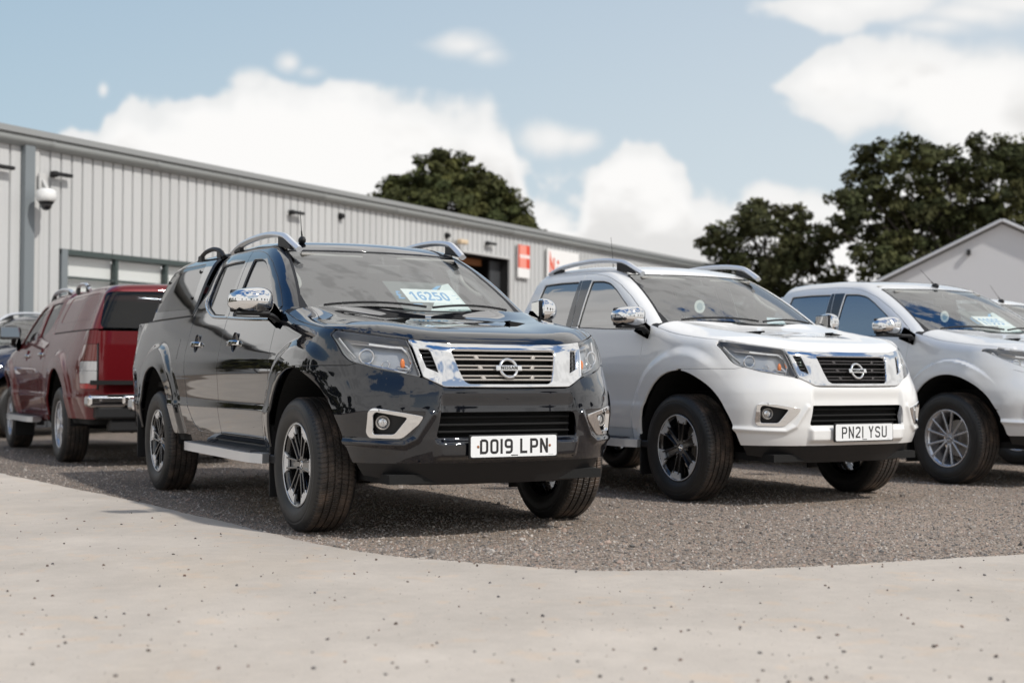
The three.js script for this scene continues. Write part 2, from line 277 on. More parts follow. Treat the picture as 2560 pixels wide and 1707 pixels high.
// ---------------------------------------------------------------- pickup bodywork (local axes: z forward from the front axle, y up, x to the vehicle's left)
function catmull(pts, step = 0.01) {
  const c = new THREE.CatmullRomCurve3(pts.map(([x, z]) => new THREE.Vector3(x, 0, z)), false, 'centripetal'), L = c.getLength(), n = Math.ceil(L / step);
  return c.getSpacedPoints(n).map((p) => [p.x, p.z]);
}
function makeBody(cfg = {}) {
  const RA = cfg.archR ?? 0.545, RF = cfg.flareR ?? 0.70, FD = cfg.flareD ?? 0.034, ZF = 0.04, ZR = -3.13, WY = 0.375;
  const plan = catmull([[-0.2, 0.857], [0, 0.86], [0.2, 0.857], [0.39, 0.835], [0.55, 0.785], [0.69, 0.695], [0.80, 0.575], [0.865, 0.44], [0.90, 0.27], [0.915, 0.05], [0.922, -0.3], [0.923, -1.2], [0.923, -2.4], [0.921, -3.3], [0.905, -3.85], [0.882, -4.06], [0.835, -4.17], [0.74, -4.215], [0.4, -4.235], [0, -4.24], [-0.2, -4.239]]);
  // arc length from the nose
  let i0 = 0; while (plan[i0 + 1][0] < 0) i0++;
  const S = [0]; for (let i = 1; i < plan.length; i++) S[i] = S[i - 1] + Math.hypot(plan[i][0] - plan[i - 1][0], plan[i][1] - plan[i - 1][1]);
  const s00 = lerp(S[i0], S[i0 + 1], -plan[i0][0] / (plan[i0 + 1][0] - plan[i0][0]));
  for (let i = 0; i < S.length; i++) S[i] -= s00;
  const ds = S[1] - S[0];
  const rArch = (dz, y) => Math.hypot(dz * 1.1, (y - WY) * (y > WY ? 1 : 0.15));
  const planAt = (s) => {
    const f = clamp((s - S[0]) / ds, 1, S.length - 2.001), i = Math.floor(f), t = f - i, p0 = plan[i - 1], p1 = plan[i], p2 = plan[i + 1], p3 = plan[Math.min(i + 2, plan.length - 1)];
    const x = lerp(p1[0], p2[0], t), z = lerp(p1[1], p2[1], t), tx = lerp(p2[0] - p0[0], p3[0] - p1[0], t), tz = lerp(p2[1] - p0[1], p3[1] - p1[1], t), l = Math.hypot(tx, tz);
    return [x, z, -tz / l, tx / l];                       // the way out of the body
  };
  let sEnd = S[S.length - 1]; for (let i = S.length - 1; i > 0; i--) if (plan[i][0] >= 0) { sEnd = S[i]; break; }
  const sOfZ = (z) => { let a = 1.0, b = sEnd - 1.0; for (let k = 0; k < 40; k++) { const m = (a + b) / 2; planAt(m)[1] > z ? a = m : b = m; } return a; };
  const pF = pchip([0.24, 0.32, 0.40, 0.48, 0.55, 0.62, 0.70, 0.76, 0.82, 0.90, 0.98, 1.04, 1.10, 1.3], [-0.13, -0.085, -0.04, -0.012, 0, 0.002, 0, -0.008, -0.022, -0.048, -0.075, -0.10, -0.14, -0.3]);
  const pS = pchip(cfg.sideY ?? [0.24, 0.40, 0.47, 0.54, 0.61, 0.66, 0.70, 0.78, 0.85, 0.90, 0.95, 1.00, 1.05, 1.10, 1.15, 1.21, 1.28, 1.40, 1.50, 1.60, 1.70, 1.80], cfg.sideX ?? [-0.12, -0.064, -0.044, -0.028, -0.015, -0.0085, -0.0125, -0.0085, -0.003, 0, -0.002, -0.009, -0.0195, -0.0315, -0.0445, -0.0615, -0.086, -0.126, -0.163, -0.205, -0.258, -0.325]);
  const pR = pchip([0.24, 0.5, 0.9, 1.3, 1.8], cfg.rearLean ?? [-0.06, 0, 0, -0.01, -0.03]);
  const canopyLean = cfg.canopyLean ?? 0;
  const FIN = [[1.13, 0.530], [0.93, 0.522], [0.60, 0.512], [0.535, 0.545], [0.455, 0.672]];
  const finRidge = (s, y) => { let best = 9; for (let i = 0; i < FIN.length - 1; i++) { const [ax, ay] = FIN[i], ex = FIN[i + 1][0] - ax, ey = FIN[i + 1][1] - ay, t = clamp(((s - ax) * ex + (y - ay) * ey) / (ex * ex + ey * ey)); best = Math.min(best, Math.hypot(s - ax - ex * t, y - ay - ey * t)); } return 0.016 * Math.exp(-((best / 0.016) ** 2)); };
  const offset = (s, y, z) => {
    const wS = sstep(0.76, 1.26, s), wR = sstep(sEnd - 1.05, sEnd - 0.72, s);
    let o = 0;
    if (wS < 1) {
      if (y < 0.72 && y > 0.44 && s > 0.40 && s < 1.2) o += finRidge(s, y);
      o += 0.03 * (1 - sstep(0.40, 0.45, s)) * sstep(0.425, 0.455, y) * sstep(0.548, 0.515, y);
      const c = 1 - sstep(0.385, 0.425, s);
      o += (1 - wS) * (pF(y) - 0.02 * c * sstep(0.80, 0.71, y) * sstep(0.40, 0.55, y) + 0.010 * (1 - c) * sstep(0.56, 0.70, y) * sstep(0.88, 0.76, y));
    }
    if (wS > 0) {
      o += wS * (1 - wR) * pS(y);
      if (wR > 0) o += wR * pR(y);
      const r1 = rArch(z - ZF, y), r2 = rArch(z - ZR, y);
      if (r1 < RF + 0.05 || r2 < RF + 0.1) {
        const lip = (r, R) => FD * (cfg.lip ? sstep(R + 0.012, R - 0.012, r) * (0.75 + 0.25 * sstep(R - 0.02, RA, r)) : sstep(R + 0.022, R - 0.055, r) * (0.85 + 0.15 * sstep(R - 0.05, RA, r)));
        const f = Math.max(lip(r1, RF) * sstep(0.98, 1.3, s), lip(r2, RF + 0.045));
        o += wS * f * (y > 1.0 ? 1 - sstep(1.06, 1.16, y) : 1);
      }
    }
    return o;
  };
  // bonnet
  const hc = pchip([-0.5, -0.22, -0.10, 0, 0.2, 0.45, 0.62, 0.70, 0.76, 0.84], [1.40, 1.272, 1.228, 1.203, 1.180, 1.150, 1.118, 1.092, 1.062, 1.0]);
  const hr = pchip([-0.5, -0.3, 0, 0.2, 0.45, 0.62, 0.70, 0.76, 0.84], [1.335, 1.284, 1.228, 1.200, 1.162, 1.120, 1.092, 1.062, 1.0]);
  const hg = pchip([-0.5, -0.3, -0.14, 0.1, 0.45, 0.62, 0.84], [1.285, 1.235, 1.198, 1.165, 1.126, 1.095, 1.02]);
  const rx = pchip([-0.5, -0.3, 0.2, 0.6, 0.84], [0.70, 0.68, 0.585, 0.47, 0.42]);
  const Hd = (x, z) => {
    x = Math.abs(x); const c = hc(z), r = hr(z), g = hg(z), k = rx(z);
    if (x < k) { const t = x / k; return lerp(c, r, sstep(0.55, 1.0, t)) - 0.004 * t * t; }
    const t = (x - k) / (0.86 - k); return r - 0.004 - (r - g) * Math.pow(Math.min(t, 1.4), 1.6) - 0.006 * t;
  };
  const bonnetTerm = (x, y, z) => (y - Hd(x, z)) * 0.92 - 3 * sstep(-0.42, -0.62, z);
  const canopyRoof = cfg.canopyRoof;
  const girdle = (s, y) => {
    const [px, pz, nx, nz] = planAt(s);
    let o = offset(s, y, pz);
    if (y > 0.96 && pz > -0.65) {
      let a = -0.55, b = 0.06;
      for (let k = 0; k < 26; k++) {
        const m = (a + b) / 2, x = px + nx * m, z = pz + nz * m;
        smax(m - o, bonnetTerm(x, y, z), 0.06) > 0 ? b = m : a = m;
      }
      o = (a + b) / 2;
    }
    return [px + nx * o, y, pz + nz * o];
  };
  const K = cfg.coarse ? 0.7 : 1, seg = (a, b, d) => span(a, b, Math.round((b - a) / d * K)).slice(1), sr0 = sOfZ(-2.3), sr1 = sOfZ(-3.95);
  const body = new Sheet([0, ...seg(0, 0.35, 0.02), ...seg(0.35, 0.46, 0.009), ...seg(0.46, 2.2, 0.0105), ...seg(2.2, sr0, 0.022), ...seg(sr0, sr1, 0.0125), ...seg(sr1, sEnd, 0.02)], span(0.24, 1.36, Math.round(112 * K)), girdle);
  // bonnet sheet over (x, z)
  const P2 = plan.filter(([x, z]) => z > -1 && x > -0.21), S2 = P2.map((p) => S[plan.indexOf(p)]);
  const dist = (x, z) => { let best = 9, s = 0, sd = 1; for (let i = 0; i < P2.length - 1; i++) { const [ax, az] = P2[i], ex = P2[i + 1][0] - ax, ez = P2[i + 1][1] - az, t = clamp(((x - ax) * ex + (z - az) * ez) / (ex * ex + ez * ez)), qx = x - ax - ex * t, qz = z - az - ez * t, d = qx * qx + qz * qz; if (d < best) { best = d; s = lerp(S2[i], S2[i + 1], t); sd = qx * -ez + qz * ex >= 0 ? 1 : -1; } } return [Math.sqrt(best) * sd, s]; };
  const bonnetAt = (x, z) => {
    const sx = Math.sign(x) || 1, ax = Math.abs(x), [d, s] = dist(ax, z), pz = planAt(s)[1];
    let a = 0.85, b = 1.5;
    for (let k = 0; k < 26; k++) { const y = (a + b) / 2; smax(d - offset(s, y, pz), bonnetTerm(ax, y, z), 0.06) > 0 ? b = y : a = y; }
    return [sx * ax, (a + b) / 2, z];
  };
  const bonnet = new Sheet(span(0, 0.90, 62), span(-0.42, 0.80, 74), bonnetAt);
  // cab above the waist
  const roofZ = pchip([-0.6, -0.9, -1.1, -1.4, -1.7, -2.0, -2.35, -2.6], [1.60, 1.698, 1.740, 1.774, 1.789, 1.789, 1.776, 1.758]);
  const sideCab = (y, z) => 0.923 + pS(y) - (0.05 * sstep(-0.75, -0.25, z) + 0.03 * sstep(-2.0, -2.5, z)) * sstep(1.28, 1.5, y);
  const screen = (x, y, z) => (y - (1.28 + (-0.20 - 0.38 * x * x - z) * 0.55 + 0.018 * Math.sin(clamp((y - 1.28) / 0.4) * Math.PI))) * 0.87;
  const back = (y, z) => (-z - (2.47 - 0.28 * (y - 1.3))) * 0.96;
  const cabF = (x, y, z) => smax(smax(x - sideCab(y, z), (y - roofZ(z) + 0.028 * (x / 0.62) ** 2) * 0.98, 0.09), smax(screen(x, y, z), back(y, z), 0.01), 0.07);
  const cabAt = (z, th) => {
    const c = Math.cos(th), sn = Math.sin(th); let a = 0, b = 1.5;
    for (let k = 0; k < 28; k++) { const m = (a + b) / 2; cabF(Math.abs(m * c), 1.10 + m * sn, z) > 0 ? b = m : a = m; }
    return [a * c, 1.10 + a * sn, z];
  };
  const cab = new Sheet(span(-2.47, -0.16, 132), span(0.10, Math.PI / 2, 104), cabAt, (p) => [0, 1.1, clamp(p[2], -2.2, -0.9)]);
  // hard top over the load bed
  let top = null, hood = null, topness = null;
  if (canopyRoof) {
    const k = 1 / Math.sqrt(1 + canopyLean * canopyLean);
    const sideT = (x, y, z) => x - (0.923 + pS(y) - 0.035 * sstep(-3.3, -4.1, z)), rearT = (y, z) => (-z - ((cfg.canopyZ ?? 4.22) - canopyLean * (y - 1.3))) * k, roofT = (x, y, z) => y - canopyRoof(z) + 0.035 * (x / 0.7) ** 2;
    const f = (x, y, z) => smax(smax(sideT(x, y, z), rearT(y, z), cfg.canopyCorner ?? 0.16), roofT(x, y, z), 0.10);
    topness = (p) => roofT(Math.abs(p[0]), p[1], p[2]) - Math.max(sideT(Math.abs(p[0]), p[1], p[2]), rearT(p[1], p[2]));
    top = new Sheet(span(0, 0.90, 50), span(-4.4, -2.43, 90), (x, z) => { let a = 1.0, b = 2.0; for (let q = 0; q < 26; q++) { const y = (a + b) / 2; f(Math.abs(x), y, z) > 0 ? b = y : a = y; } return [x, (a + b) / 2, z]; }, () => [0, 1.2, -3.2]);
    hood = new Sheet(span(0.6, Math.PI, 150), span(1.305, 1.80, 34), (ph, y) => { const c = Math.cos(ph), sn = Math.sin(ph); let a = 0, b = 3; for (let q = 0; q < 28; q++) { const m = (a + b) / 2; f(Math.abs(m * sn), y, -3.2 + m * c) > 0 ? b = m : a = m; } return [a * sn, y, -3.2 + a * c]; }, () => [0, 1.2, -3.2]);
  }
  return { body, bonnet, cab, top, hood, topness, planAt, offset, girdle, sEnd, sOfZ, hg, RA, ZF, ZR, WY, cabF, roofZ, rArch, sideCab, bonnetAt, cabAt };
}

// ---------------------------------------------------------------- materials
const std = (name, color, roughness = 0.6, extra = {}) => { const m = new THREE.MeshStandardMaterial({ color, roughness, ...extra }); m.name = name; return m; };
const phys = (name, color, roughness, extra = {}) => { const m = new THREE.MeshPhysicalMaterial({ color, roughness, ...extra }); m.name = name; return m; };
const L = (r, g, b) => new THREE.Color().setRGB(r, g, b);
function canvasTexture(w, h, draw) { const c = document.createElement('canvas'); c.width = w; c.height = h; draw(c.getContext('2d'), w, h); const t = new THREE.CanvasTexture(c); t.colorSpace = THREE.SRGBColorSpace; t.anisotropy = 8; return t; }
function dataTexture(w, h, f, srgb, ch = 4) { const d = new Uint8Array(w * h * 4); for (let j = 0; j < h; j++) for (let i = 0; i < w; i++) { const c = f(i, j); for (let k = 0; k < 3; k++) d[(j * w + i) * 4 + k] = clamp(Math.round((c[k] ?? c) * 255), 0, 255); d[(j * w + i) * 4 + 3] = 255; } const t = new THREE.DataTexture(d, w, h); t.wrapS = t.wrapT = THREE.RepeatWrapping; t.magFilter = THREE.LinearFilter; t.minFilter = THREE.LinearMipmapLinearFilter; t.generateMipmaps = true; if (srgb) t.colorSpace = THREE.SRGBColorSpace; t.needsUpdate = true; return t; }
// light road film: fine specks that break the gloss
const filmMap = dataTexture(512, 512, (i, j) => { const a = fbm(i / 16, j / 16, 5, 3, 32), b = hash2(i, j, 9); const v = 0.5 + 0.8 * (a - 0.48) + (b > 0.985 ? 0.3 : 0); return [v, v, v]; });
const paint = (name, color, rough, extra = {}) => phys(name, color, rough, { clearcoat: 1, clearcoatRoughness: 0.012, ior: 1.5, specularIntensity: 0.15, ...extra });
const M = {
  black: paint('black_paint', L(0.0040, 0.0048, 0.008), 0.03, { specularIntensity: 0.5, ior: 1.7 }),
  white: paint('white_paint', L(0.78, 0.78, 0.77), 0.45),
  silver: paint('silver_paint', L(0.66, 0.675, 0.69), 0.38, { metalness: 0.30 }),
  red: paint('red_paint', L(0.115, 0.006, 0.009), 0.35, { metalness: 0.1 }),
  navy: paint('navy_paint', L(0.008, 0.014, 0.04), 0.05, { specularIntensity: 0.8 }),
  chrome: phys('chrome', L(0.80, 0.80, 0.80), 0.04, { metalness: 1 }),
  satin: phys('satin_metal', L(0.42, 0.39, 0.36), 0.42, { metalness: 0.35 }),
  alu: phys('brushed_aluminium', L(0.66, 0.67, 0.68), 0.3, { metalness: 0.45, clearcoat: 0.3 }),
  railSilver: phys('silver_rail', L(0.66, 0.68, 0.71), 0.30, { metalness: 0.5, clearcoat: 0.4 }),
  machined: phys('machined_rim', L(0.74, 0.75, 0.76), 0.28, { metalness: 0.55, clearcoat: 0.5 }),
  rimSilver: phys('silver_rim', L(0.62, 0.63, 0.66), 0.25, { metalness: 0.8, clearcoat: 0.6 }),
  rimBlack: phys('black_rim', L(0.006, 0.006, 0.007), 0.25, { clearcoat: 1, clearcoatRoughness: 0.05 }),
  plastic: std('black_plastic', L(0.009, 0.009, 0.010), 0.55),
  gloss: phys('gloss_black', L(0.006, 0.006, 0.007), 0.3, { clearcoat: 1, clearcoatRoughness: 0.03 }),
  dark: std('underbody_black', L(0.006, 0.006, 0.006), 0.9),
  rubber: std('seal_rubber', L(0.010, 0.010, 0.011), 0.6),
  screen: phys('windscreen_glass', L(0.88, 0.93, 0.91), 0.0, { transmission: 1, thickness: 0, ior: 3.2 }),
  glassTint: phys('tinted_glass', L(0.08, 0.09, 0.10), 0.0, { transmission: 1, thickness: 0, ior: 4.5 }),
  glassRear: phys('dark_rear_glass', L(0.03, 0.035, 0.04), 0.0, { transmission: 1, thickness: 0, ior: 1.5 }),
  glassSide: phys('side_glass', L(0.30, 0.34, 0.35), 0.0, { transmission: 1, thickness: 0, ior: 4.5 }),
  lens: phys('clear_lens', L(0.93, 0.94, 0.95), 0.0, { transmission: 1, thickness: 0, ior: 1.5 }),
  lampDark: phys('lamp_housing', L(0.03, 0.03, 0.033), 0.25, { metalness: 0.3, clearcoat: 0.5 }),
  lampSilver: phys('lamp_reflector', L(0.46, 0.47, 0.48), 0.3, { metalness: 0.25 }),
  lampBright: phys('bright_lamp_reflector', L(0.75, 0.76, 0.77), 0.25, { metalness: 0.3 }),
  amber: phys('amber_lens', L(0.85, 0.22, 0.03), 0.15, { clearcoat: 1 }),
  redLens: phys('red_lens', L(0.35, 0.008, 0.008), 0.12, { clearcoat: 1 }),
  darkRedLens: phys('dark_red_lens', L(0.12, 0.02, 0.015), 0.12, { clearcoat: 1 }),
  whiteLens: phys('white_lens', L(0.42, 0.42, 0.42), 0.12, { clearcoat: 1 }),
  fabric: std('dark_seat_fabric', L(0.022, 0.022, 0.024), 0.95),
  trim: std('grey_trim', L(0.10, 0.10, 0.10), 0.85),
  headlining: std('headlining', L(0.35, 0.34, 0.32), 0.95),
  rust: std('rusty_screw', L(0.30, 0.12, 0.05), 0.8),
  greyTread: std('step_tread', L(0.06, 0.06, 0.065), 0.55),
};
// tyre: sipes across the shoulder blocks, ribs around the tread
{
  const W = 1024, H = 256;
  const bump = dataTexture(W, H, (i, j) => {
    const v = j / H, t = i / W; let h = 1;
    if (v > 0.40 && v < 0.60) { const k = (t * 84 + (v < 0.5 ? 0 : 0.5) + Math.abs(v - 0.5) * 6) % 1; if (k < 0.14) h = 0.3; if (((t * 168 + v * 10) % 1) < 0.09) h = Math.min(h, 0.6); }
    if ((v > 0.355 && v < 0.40) || (v > 0.60 && v < 0.645)) { if (((t * 84) % 1) < 0.22) h = 0.2; }
    if ((v > 0.20 && v < 0.23) || (v > 0.77 && v < 0.80)) h = 0.7;
    return [h, h, h];
  });
  const col = dataTexture(W, H, (i, j) => { const v = j / H, tread = sstep(0.38, 0.42, v) * sstep(0.62, 0.58, v), n = fbm(i / 32, j / 16, 4, 8, 32); const d = 0.105 + 0.05 * n, dust = tread * (0.05 + 0.20 * n * n * 2); return [d + dust * 0.9, d + dust * 0.70, d + dust * 0.55]; }, true);
  M.tyre = std('tyre_rubber', L(1, 1, 1), 0.50, { map: col, bumpMap: bump, bumpScale: 0.006 });
}

// ---------------------------------------------------------------- wheels
function tyreGeometry(R = 0.378, half = 0.127) {
  const g = 0.009, pr = [[0.234, -0.098, 0.0], [0.247, -0.108, 0.03], [0.262, -0.117, 0.07], [0.285, -0.126, 0.12], [0.31, -half, 0.18], [0.333, -0.124, 0.24], [0.35, -0.117, 0.30], [0.363, -0.108, 0.36], [R - 0.006, -0.098, 0.40], [R, -0.088, 0.42]];
  const ribs = [[-0.060, 0.010], [-0.020, 0.011], [0.020, 0.011], [0.060, 0.010]];
  for (const [x, w] of ribs) pr.push([R, x - w / 2, 0.5 + (x - w / 2) * 0.9], [R - g, x - w / 2 + 0.001, 0.5 + x * 0.9], [R - g, x + w / 2 - 0.001, 0.5 + x * 0.9], [R, x + w / 2, 0.5 + (x + w / 2) * 0.9]);
  for (let i = 9; i >= 0; i--) pr.push([pr[i][0], -pr[i][1], 1 - pr[i][2]]);
  const n = 96, gm = lathe(pr, n), uv = gm.attributes.uv;
  for (let i = 0; i <= n; i++) for (let j = 0; j < pr.length; j++) uv.setY(i * pr.length + j, pr[j][2]);
  // flatten where it stands
  const p = gm.attributes.position;
  const c = toCreasedNormals(gm, 0.75).rotateZ(-Math.PI / 2);
  return c;
}
const TYRE = tyreGeometry();
function ringSector(r0, r1, a0, a1, depth, n = 10, bevel = 0.002) { const pts = []; for (let i = 0; i <= n; i++) { const a = lerp(a0, a1, i / n); pts.push([r1 * Math.sin(a), r1 * Math.cos(a)]); } for (let i = n; i >= 0; i--) { const a = lerp(a0, a1, i / n); pts.push([r0 * Math.sin(a), r0 * Math.cos(a)]); } return extrude(pts, depth, bevel); }
const faceOut = (g) => g.rotateY(Math.PI / 2);            // built facing +z, turned to face +x
function wheelGeoms(kind) {
  const G = {};
  G.barrel = lathe([[0.236, -0.10], [0.205, -0.085], [0.198, 0.0], [0.208, 0.075], [0.222, 0.090], [0.238, 0.098], [0.240, 0.104], [0.236, 0.108], [0.229, 0.104]], 72).rotateZ(-Math.PI / 2);
  G.disc = mergeAll([cyl([-0.06, 0, 0], [-0.035, 0, 0], 0.150, 0.150, 40), cyl([-0.10, 0, 0], [0.02, 0, 0], 0.085, 0.08, 24)]);
  G.cap = mergeAll([cyl([0.060, 0, 0], [0.074, 0, 0], 0.034, 0.030, 28)]);
  G.capRing = new THREE.TorusGeometry(0.019, 0.0035, 8, 28).rotateY(Math.PI / 2).translate(0.075, 0, 0);
  G.capBar = box(0.006, 0.011, 0.048, 0.076, 0, 0, 0.002);
  if (kind === 'twotone') {
    const spokes = [], pads = [], nuts = [];
    for (let k = 0; k < 6; k++) {
      const a = k * Math.PI / 3;
      const sp = [extrude([[-0.030, 0.026], [0.030, 0.026], [0.024, 0.10], [0.036, 0.19], [0.050, 0.222], [-0.050, 0.222], [-0.036, 0.19], [-0.024, 0.10]], 0.03, 0.004).translate(0, 0, 0.044)];
      for (const s of [-1, 1]) sp.push(bar([s * 0.019, 0.045, 0.078], [s * 0.030, 0.19, 0.092], 0.013, 0.016, [0, 0, 1]));
      spokes.push(faceOut(mergeAll(sp)).rotateX(a));
      pads.push(faceOut(mergeAll([extrude([[-0.040, 0.176], [0.040, 0.176], [0.052, 0.205], [0.066, 0.226], [-0.066, 0.226], [-0.052, 0.205]], 0.010, 0.003).rotateX(0.10).translate(0, 0, 0.066)])).rotateX(a));
      nuts.push(faceOut(new THREE.CylinderGeometry(0.010, 0.011, 0.02, 6).rotateX(Math.PI / 2).translate(0, 0.057, 0.072)).rotateX(a + Math.PI / 6));
    }
    G.spokes = mergeAll([spokes, cyl([0.03, 0, 0], [0.066, 0, 0], 0.066, 0.056, 36)]);
    G.pads = pads; G.nuts = mergeAll(nuts);
    G.lip = new THREE.TorusGeometry(0.2295, 0.0032, 8, 80).rotateY(Math.PI / 2).translate(0.104, 0, 0);
  } else if (kind === 'vspoke') {                          // twelve slim spokes in six pairs
    const sp = [];
    for (let k = 0; k < 6; k++) for (const s of [-1, 1]) { const a = k * Math.PI / 3, w = 0.19, b = a + s * 0.24; sp.push(bar([0.066, Math.cos(a + s * 0.16) * 0.045, Math.sin(a + s * 0.16) * 0.045], [0.092, Math.cos(b) * 0.224, Math.sin(b) * 0.224], 0.019, 0.024, [1, 0, 0])); }
    G.spokes = mergeAll([sp, cyl([0.03, 0, 0], [0.070, 0, 0], 0.058, 0.050, 36)]);
    G.lip = new THREE.TorusGeometry(0.230, 0.006, 8, 80).rotateY(Math.PI / 2).translate(0.100, 0, 0);
  } else {                                                 // six broad spokes
    const sp = [];
    for (let k = 0; k < 6; k++) sp.push(faceOut(extrude([[-0.030, 0.03], [0.030, 0.03], [0.026, 0.12], [0.040, 0.226], [-0.040, 0.226], [-0.026, 0.12]], 0.03, 0.005).translate(0, 0, 0.06)).rotateX(k * Math.PI / 3));
    G.spokes = mergeAll([sp, cyl([0.03, 0, 0], [0.080, 0, 0], 0.070, 0.060, 36)]);
    G.lip = new THREE.TorusGeometry(0.228, 0.007, 8, 80).rotateY(Math.PI / 2).translate(0.100, 0, 0);
  }
  return G;
}
const WHEELS = { twotone: wheelGeoms('twotone'), vspoke: wheelGeoms('vspoke'), broad: wheelGeoms('broad') };
function wheel(car, kind, x, z, spin, steer = 0) {
  const G = WHEELS[kind], w = group('wheel', car), s = Math.sign(x);
  w.position.set(x, 0.374, z); w.rotation.set(0, (s < 0 ? Math.PI : 0) + steer, 0, 'YXZ');
  const rimM = kind === 'twotone' ? M.rimBlack : M.rimSilver;
  const t = mesh('tyre', TYRE, M.tyre, w), r = mesh('rim', G.barrel, kind === 'twotone' ? M.rimBlack : M.rimSilver, w);
  const parts = [mesh('brake_disc', G.disc, M.satin, w), mesh('spokes', G.spokes, rimM, w), mesh('rim_edge', G.lip, kind === 'twotone' ? M.machined : M.rimSilver, w), mesh('hub_cap', G.cap, rimM, w), mesh('hub_emblem', [G.capRing, G.capBar], M.chrome, w)];
  if (G.pads) for (const p of G.pads) parts.push(mesh('rim_pad', p, M.machined, w));
  if (G.nuts) parts.push(mesh('wheel_nuts', G.nuts, M.satin, w));
  for (const p of parts) p.rotation.x = spin; t.rotation.x = spin;
  return w;
}

// ---------------------------------------------------------------- number plates: the letters are print
const GLYPH = {                                            // strokes on a 50 x 79 cell
  D: [[[7, 7], [7, 72], [26, 72], 'q', [43, 72], [43, 55], [43, 24], 'q', [43, 7], [26, 7], [7, 7]]], O: [[[7, 22], [7, 57], 'q', [7, 72], [22, 72], [28, 72], 'q', [43, 72], [43, 57], [43, 22], 'q', [43, 7], [28, 7], [22, 7], 'q', [7, 7], [7, 22], [7, 30]]],
  I: [[[25, 0], [25, 79]]], 1: [[[25, 0], [25, 79]]],
  9: [[[43, 30], 'q', [43, 43], [28, 43], [22, 43], 'q', [7, 43], [7, 30], [7, 21], 'q', [7, 7], [22, 7], [28, 7], 'q', [43, 7], [43, 21], [43, 57], 'q', [43, 72], [28, 72], [8, 72]]],
  L: [[[7, 0], [7, 72], [44, 72]]], P: [[[7, 79], [7, 7], [28, 7], 'q', [43, 7], [43, 22], [43, 29], 'q', [43, 44], [28, 44], [7, 44]]], N: [[[7, 79], [7, 0]], [[7, 3], [43, 76]], [[43, 0], [43, 79]]],
  2: [[[8, 18], 'q', [9, 7], [24, 7], [28, 7], 'q', [43, 7], [43, 22], 'q', [43, 32], [34, 41], [9, 66], [9, 72], [44, 72]]], Y: [[[7, 0], [25, 42], [43, 0]], [[25, 40], [25, 79]]],
  S: [[[43, 20], 'q', [42, 7], [28, 7], [22, 7], 'q', [7, 7], [7, 21], 'q', [7, 36], [22, 38], [28, 40], 'q', [43, 43], [43, 57], 'q', [43, 72], [28, 72], [22, 72], 'q', [7, 72], [7, 58]]], U: [[[7, 0], [7, 57], 'q', [7, 72], [22, 72], [28, 72], 'q', [43, 72], [43, 57], [43, 0]]],
};
function plateTexture(text, bold, screws) {
  return canvasTexture(1040, 222, (c, w, h) => {
    c.fillStyle = '#e9ebec'; c.fillRect(0, 0, w, h);
    const r = rng(text.length * 7 + bold); for (let i = 0; i < 900; i++) { c.fillStyle = `rgba(90,88,84,${0.03 + 0.06 * r()})`; c.fillRect(r() * w, r() * h, 1 + 5 * r(), 1 + 3 * r()); }
    c.strokeStyle = '#101216'; c.lineWidth = bold * 2; c.lineJoin = 'miter'; c.lineCap = 'butt';
    const adv = (ch) => (ch === ' ' ? 33 : ch === '1' || ch === 'I' ? 25 : 61);
    let total = -11; for (const ch of text) total += adv(ch);
    let x = (520 - total) / 2;
    for (const ch of text) {
      if (GLYPH[ch]) for (const st of GLYPH[ch]) {
        c.beginPath(); const off = ch === '1' || ch === 'I' ? -18 : 0, pt = (p) => [(x + off + p[0]) * 2, (16 + p[1]) * 2];
        for (let i = 0; i < st.length; i++) { if (st[i] === 'q') { c.quadraticCurveTo(...pt(st[i + 1]), ...pt(st[i + 2])); i += 2; } else i ? c.lineTo(...pt(st[i])) : c.moveTo(...pt(st[i])); }
        c.stroke();
      }
      x += adv(ch);
    }
    c.fillStyle = '#22252a'; c.fillRect(480, 202, 84, 11); c.fillStyle = '#777'; c.fillRect(940, 205, 60, 4);
  });
}
const FONT = await new FontLoader().loadAsync('fonts/droid/droid_sans_bold.typeface.json');
const FONTR = await new FontLoader().loadAsync('fonts/droid/droid_sans_regular.typeface.json');
function text3(str, size, depth, font = FONT) { const g = new TextGeometry(str, { font, size, depth, curveSegments: 5, bevelEnabled: false }); g.computeBoundingBox(); const b = g.boundingBox; return g.translate(-(b.min.x + b.max.x) / 2, -(b.min.y + b.max.y) / 2, 0); }

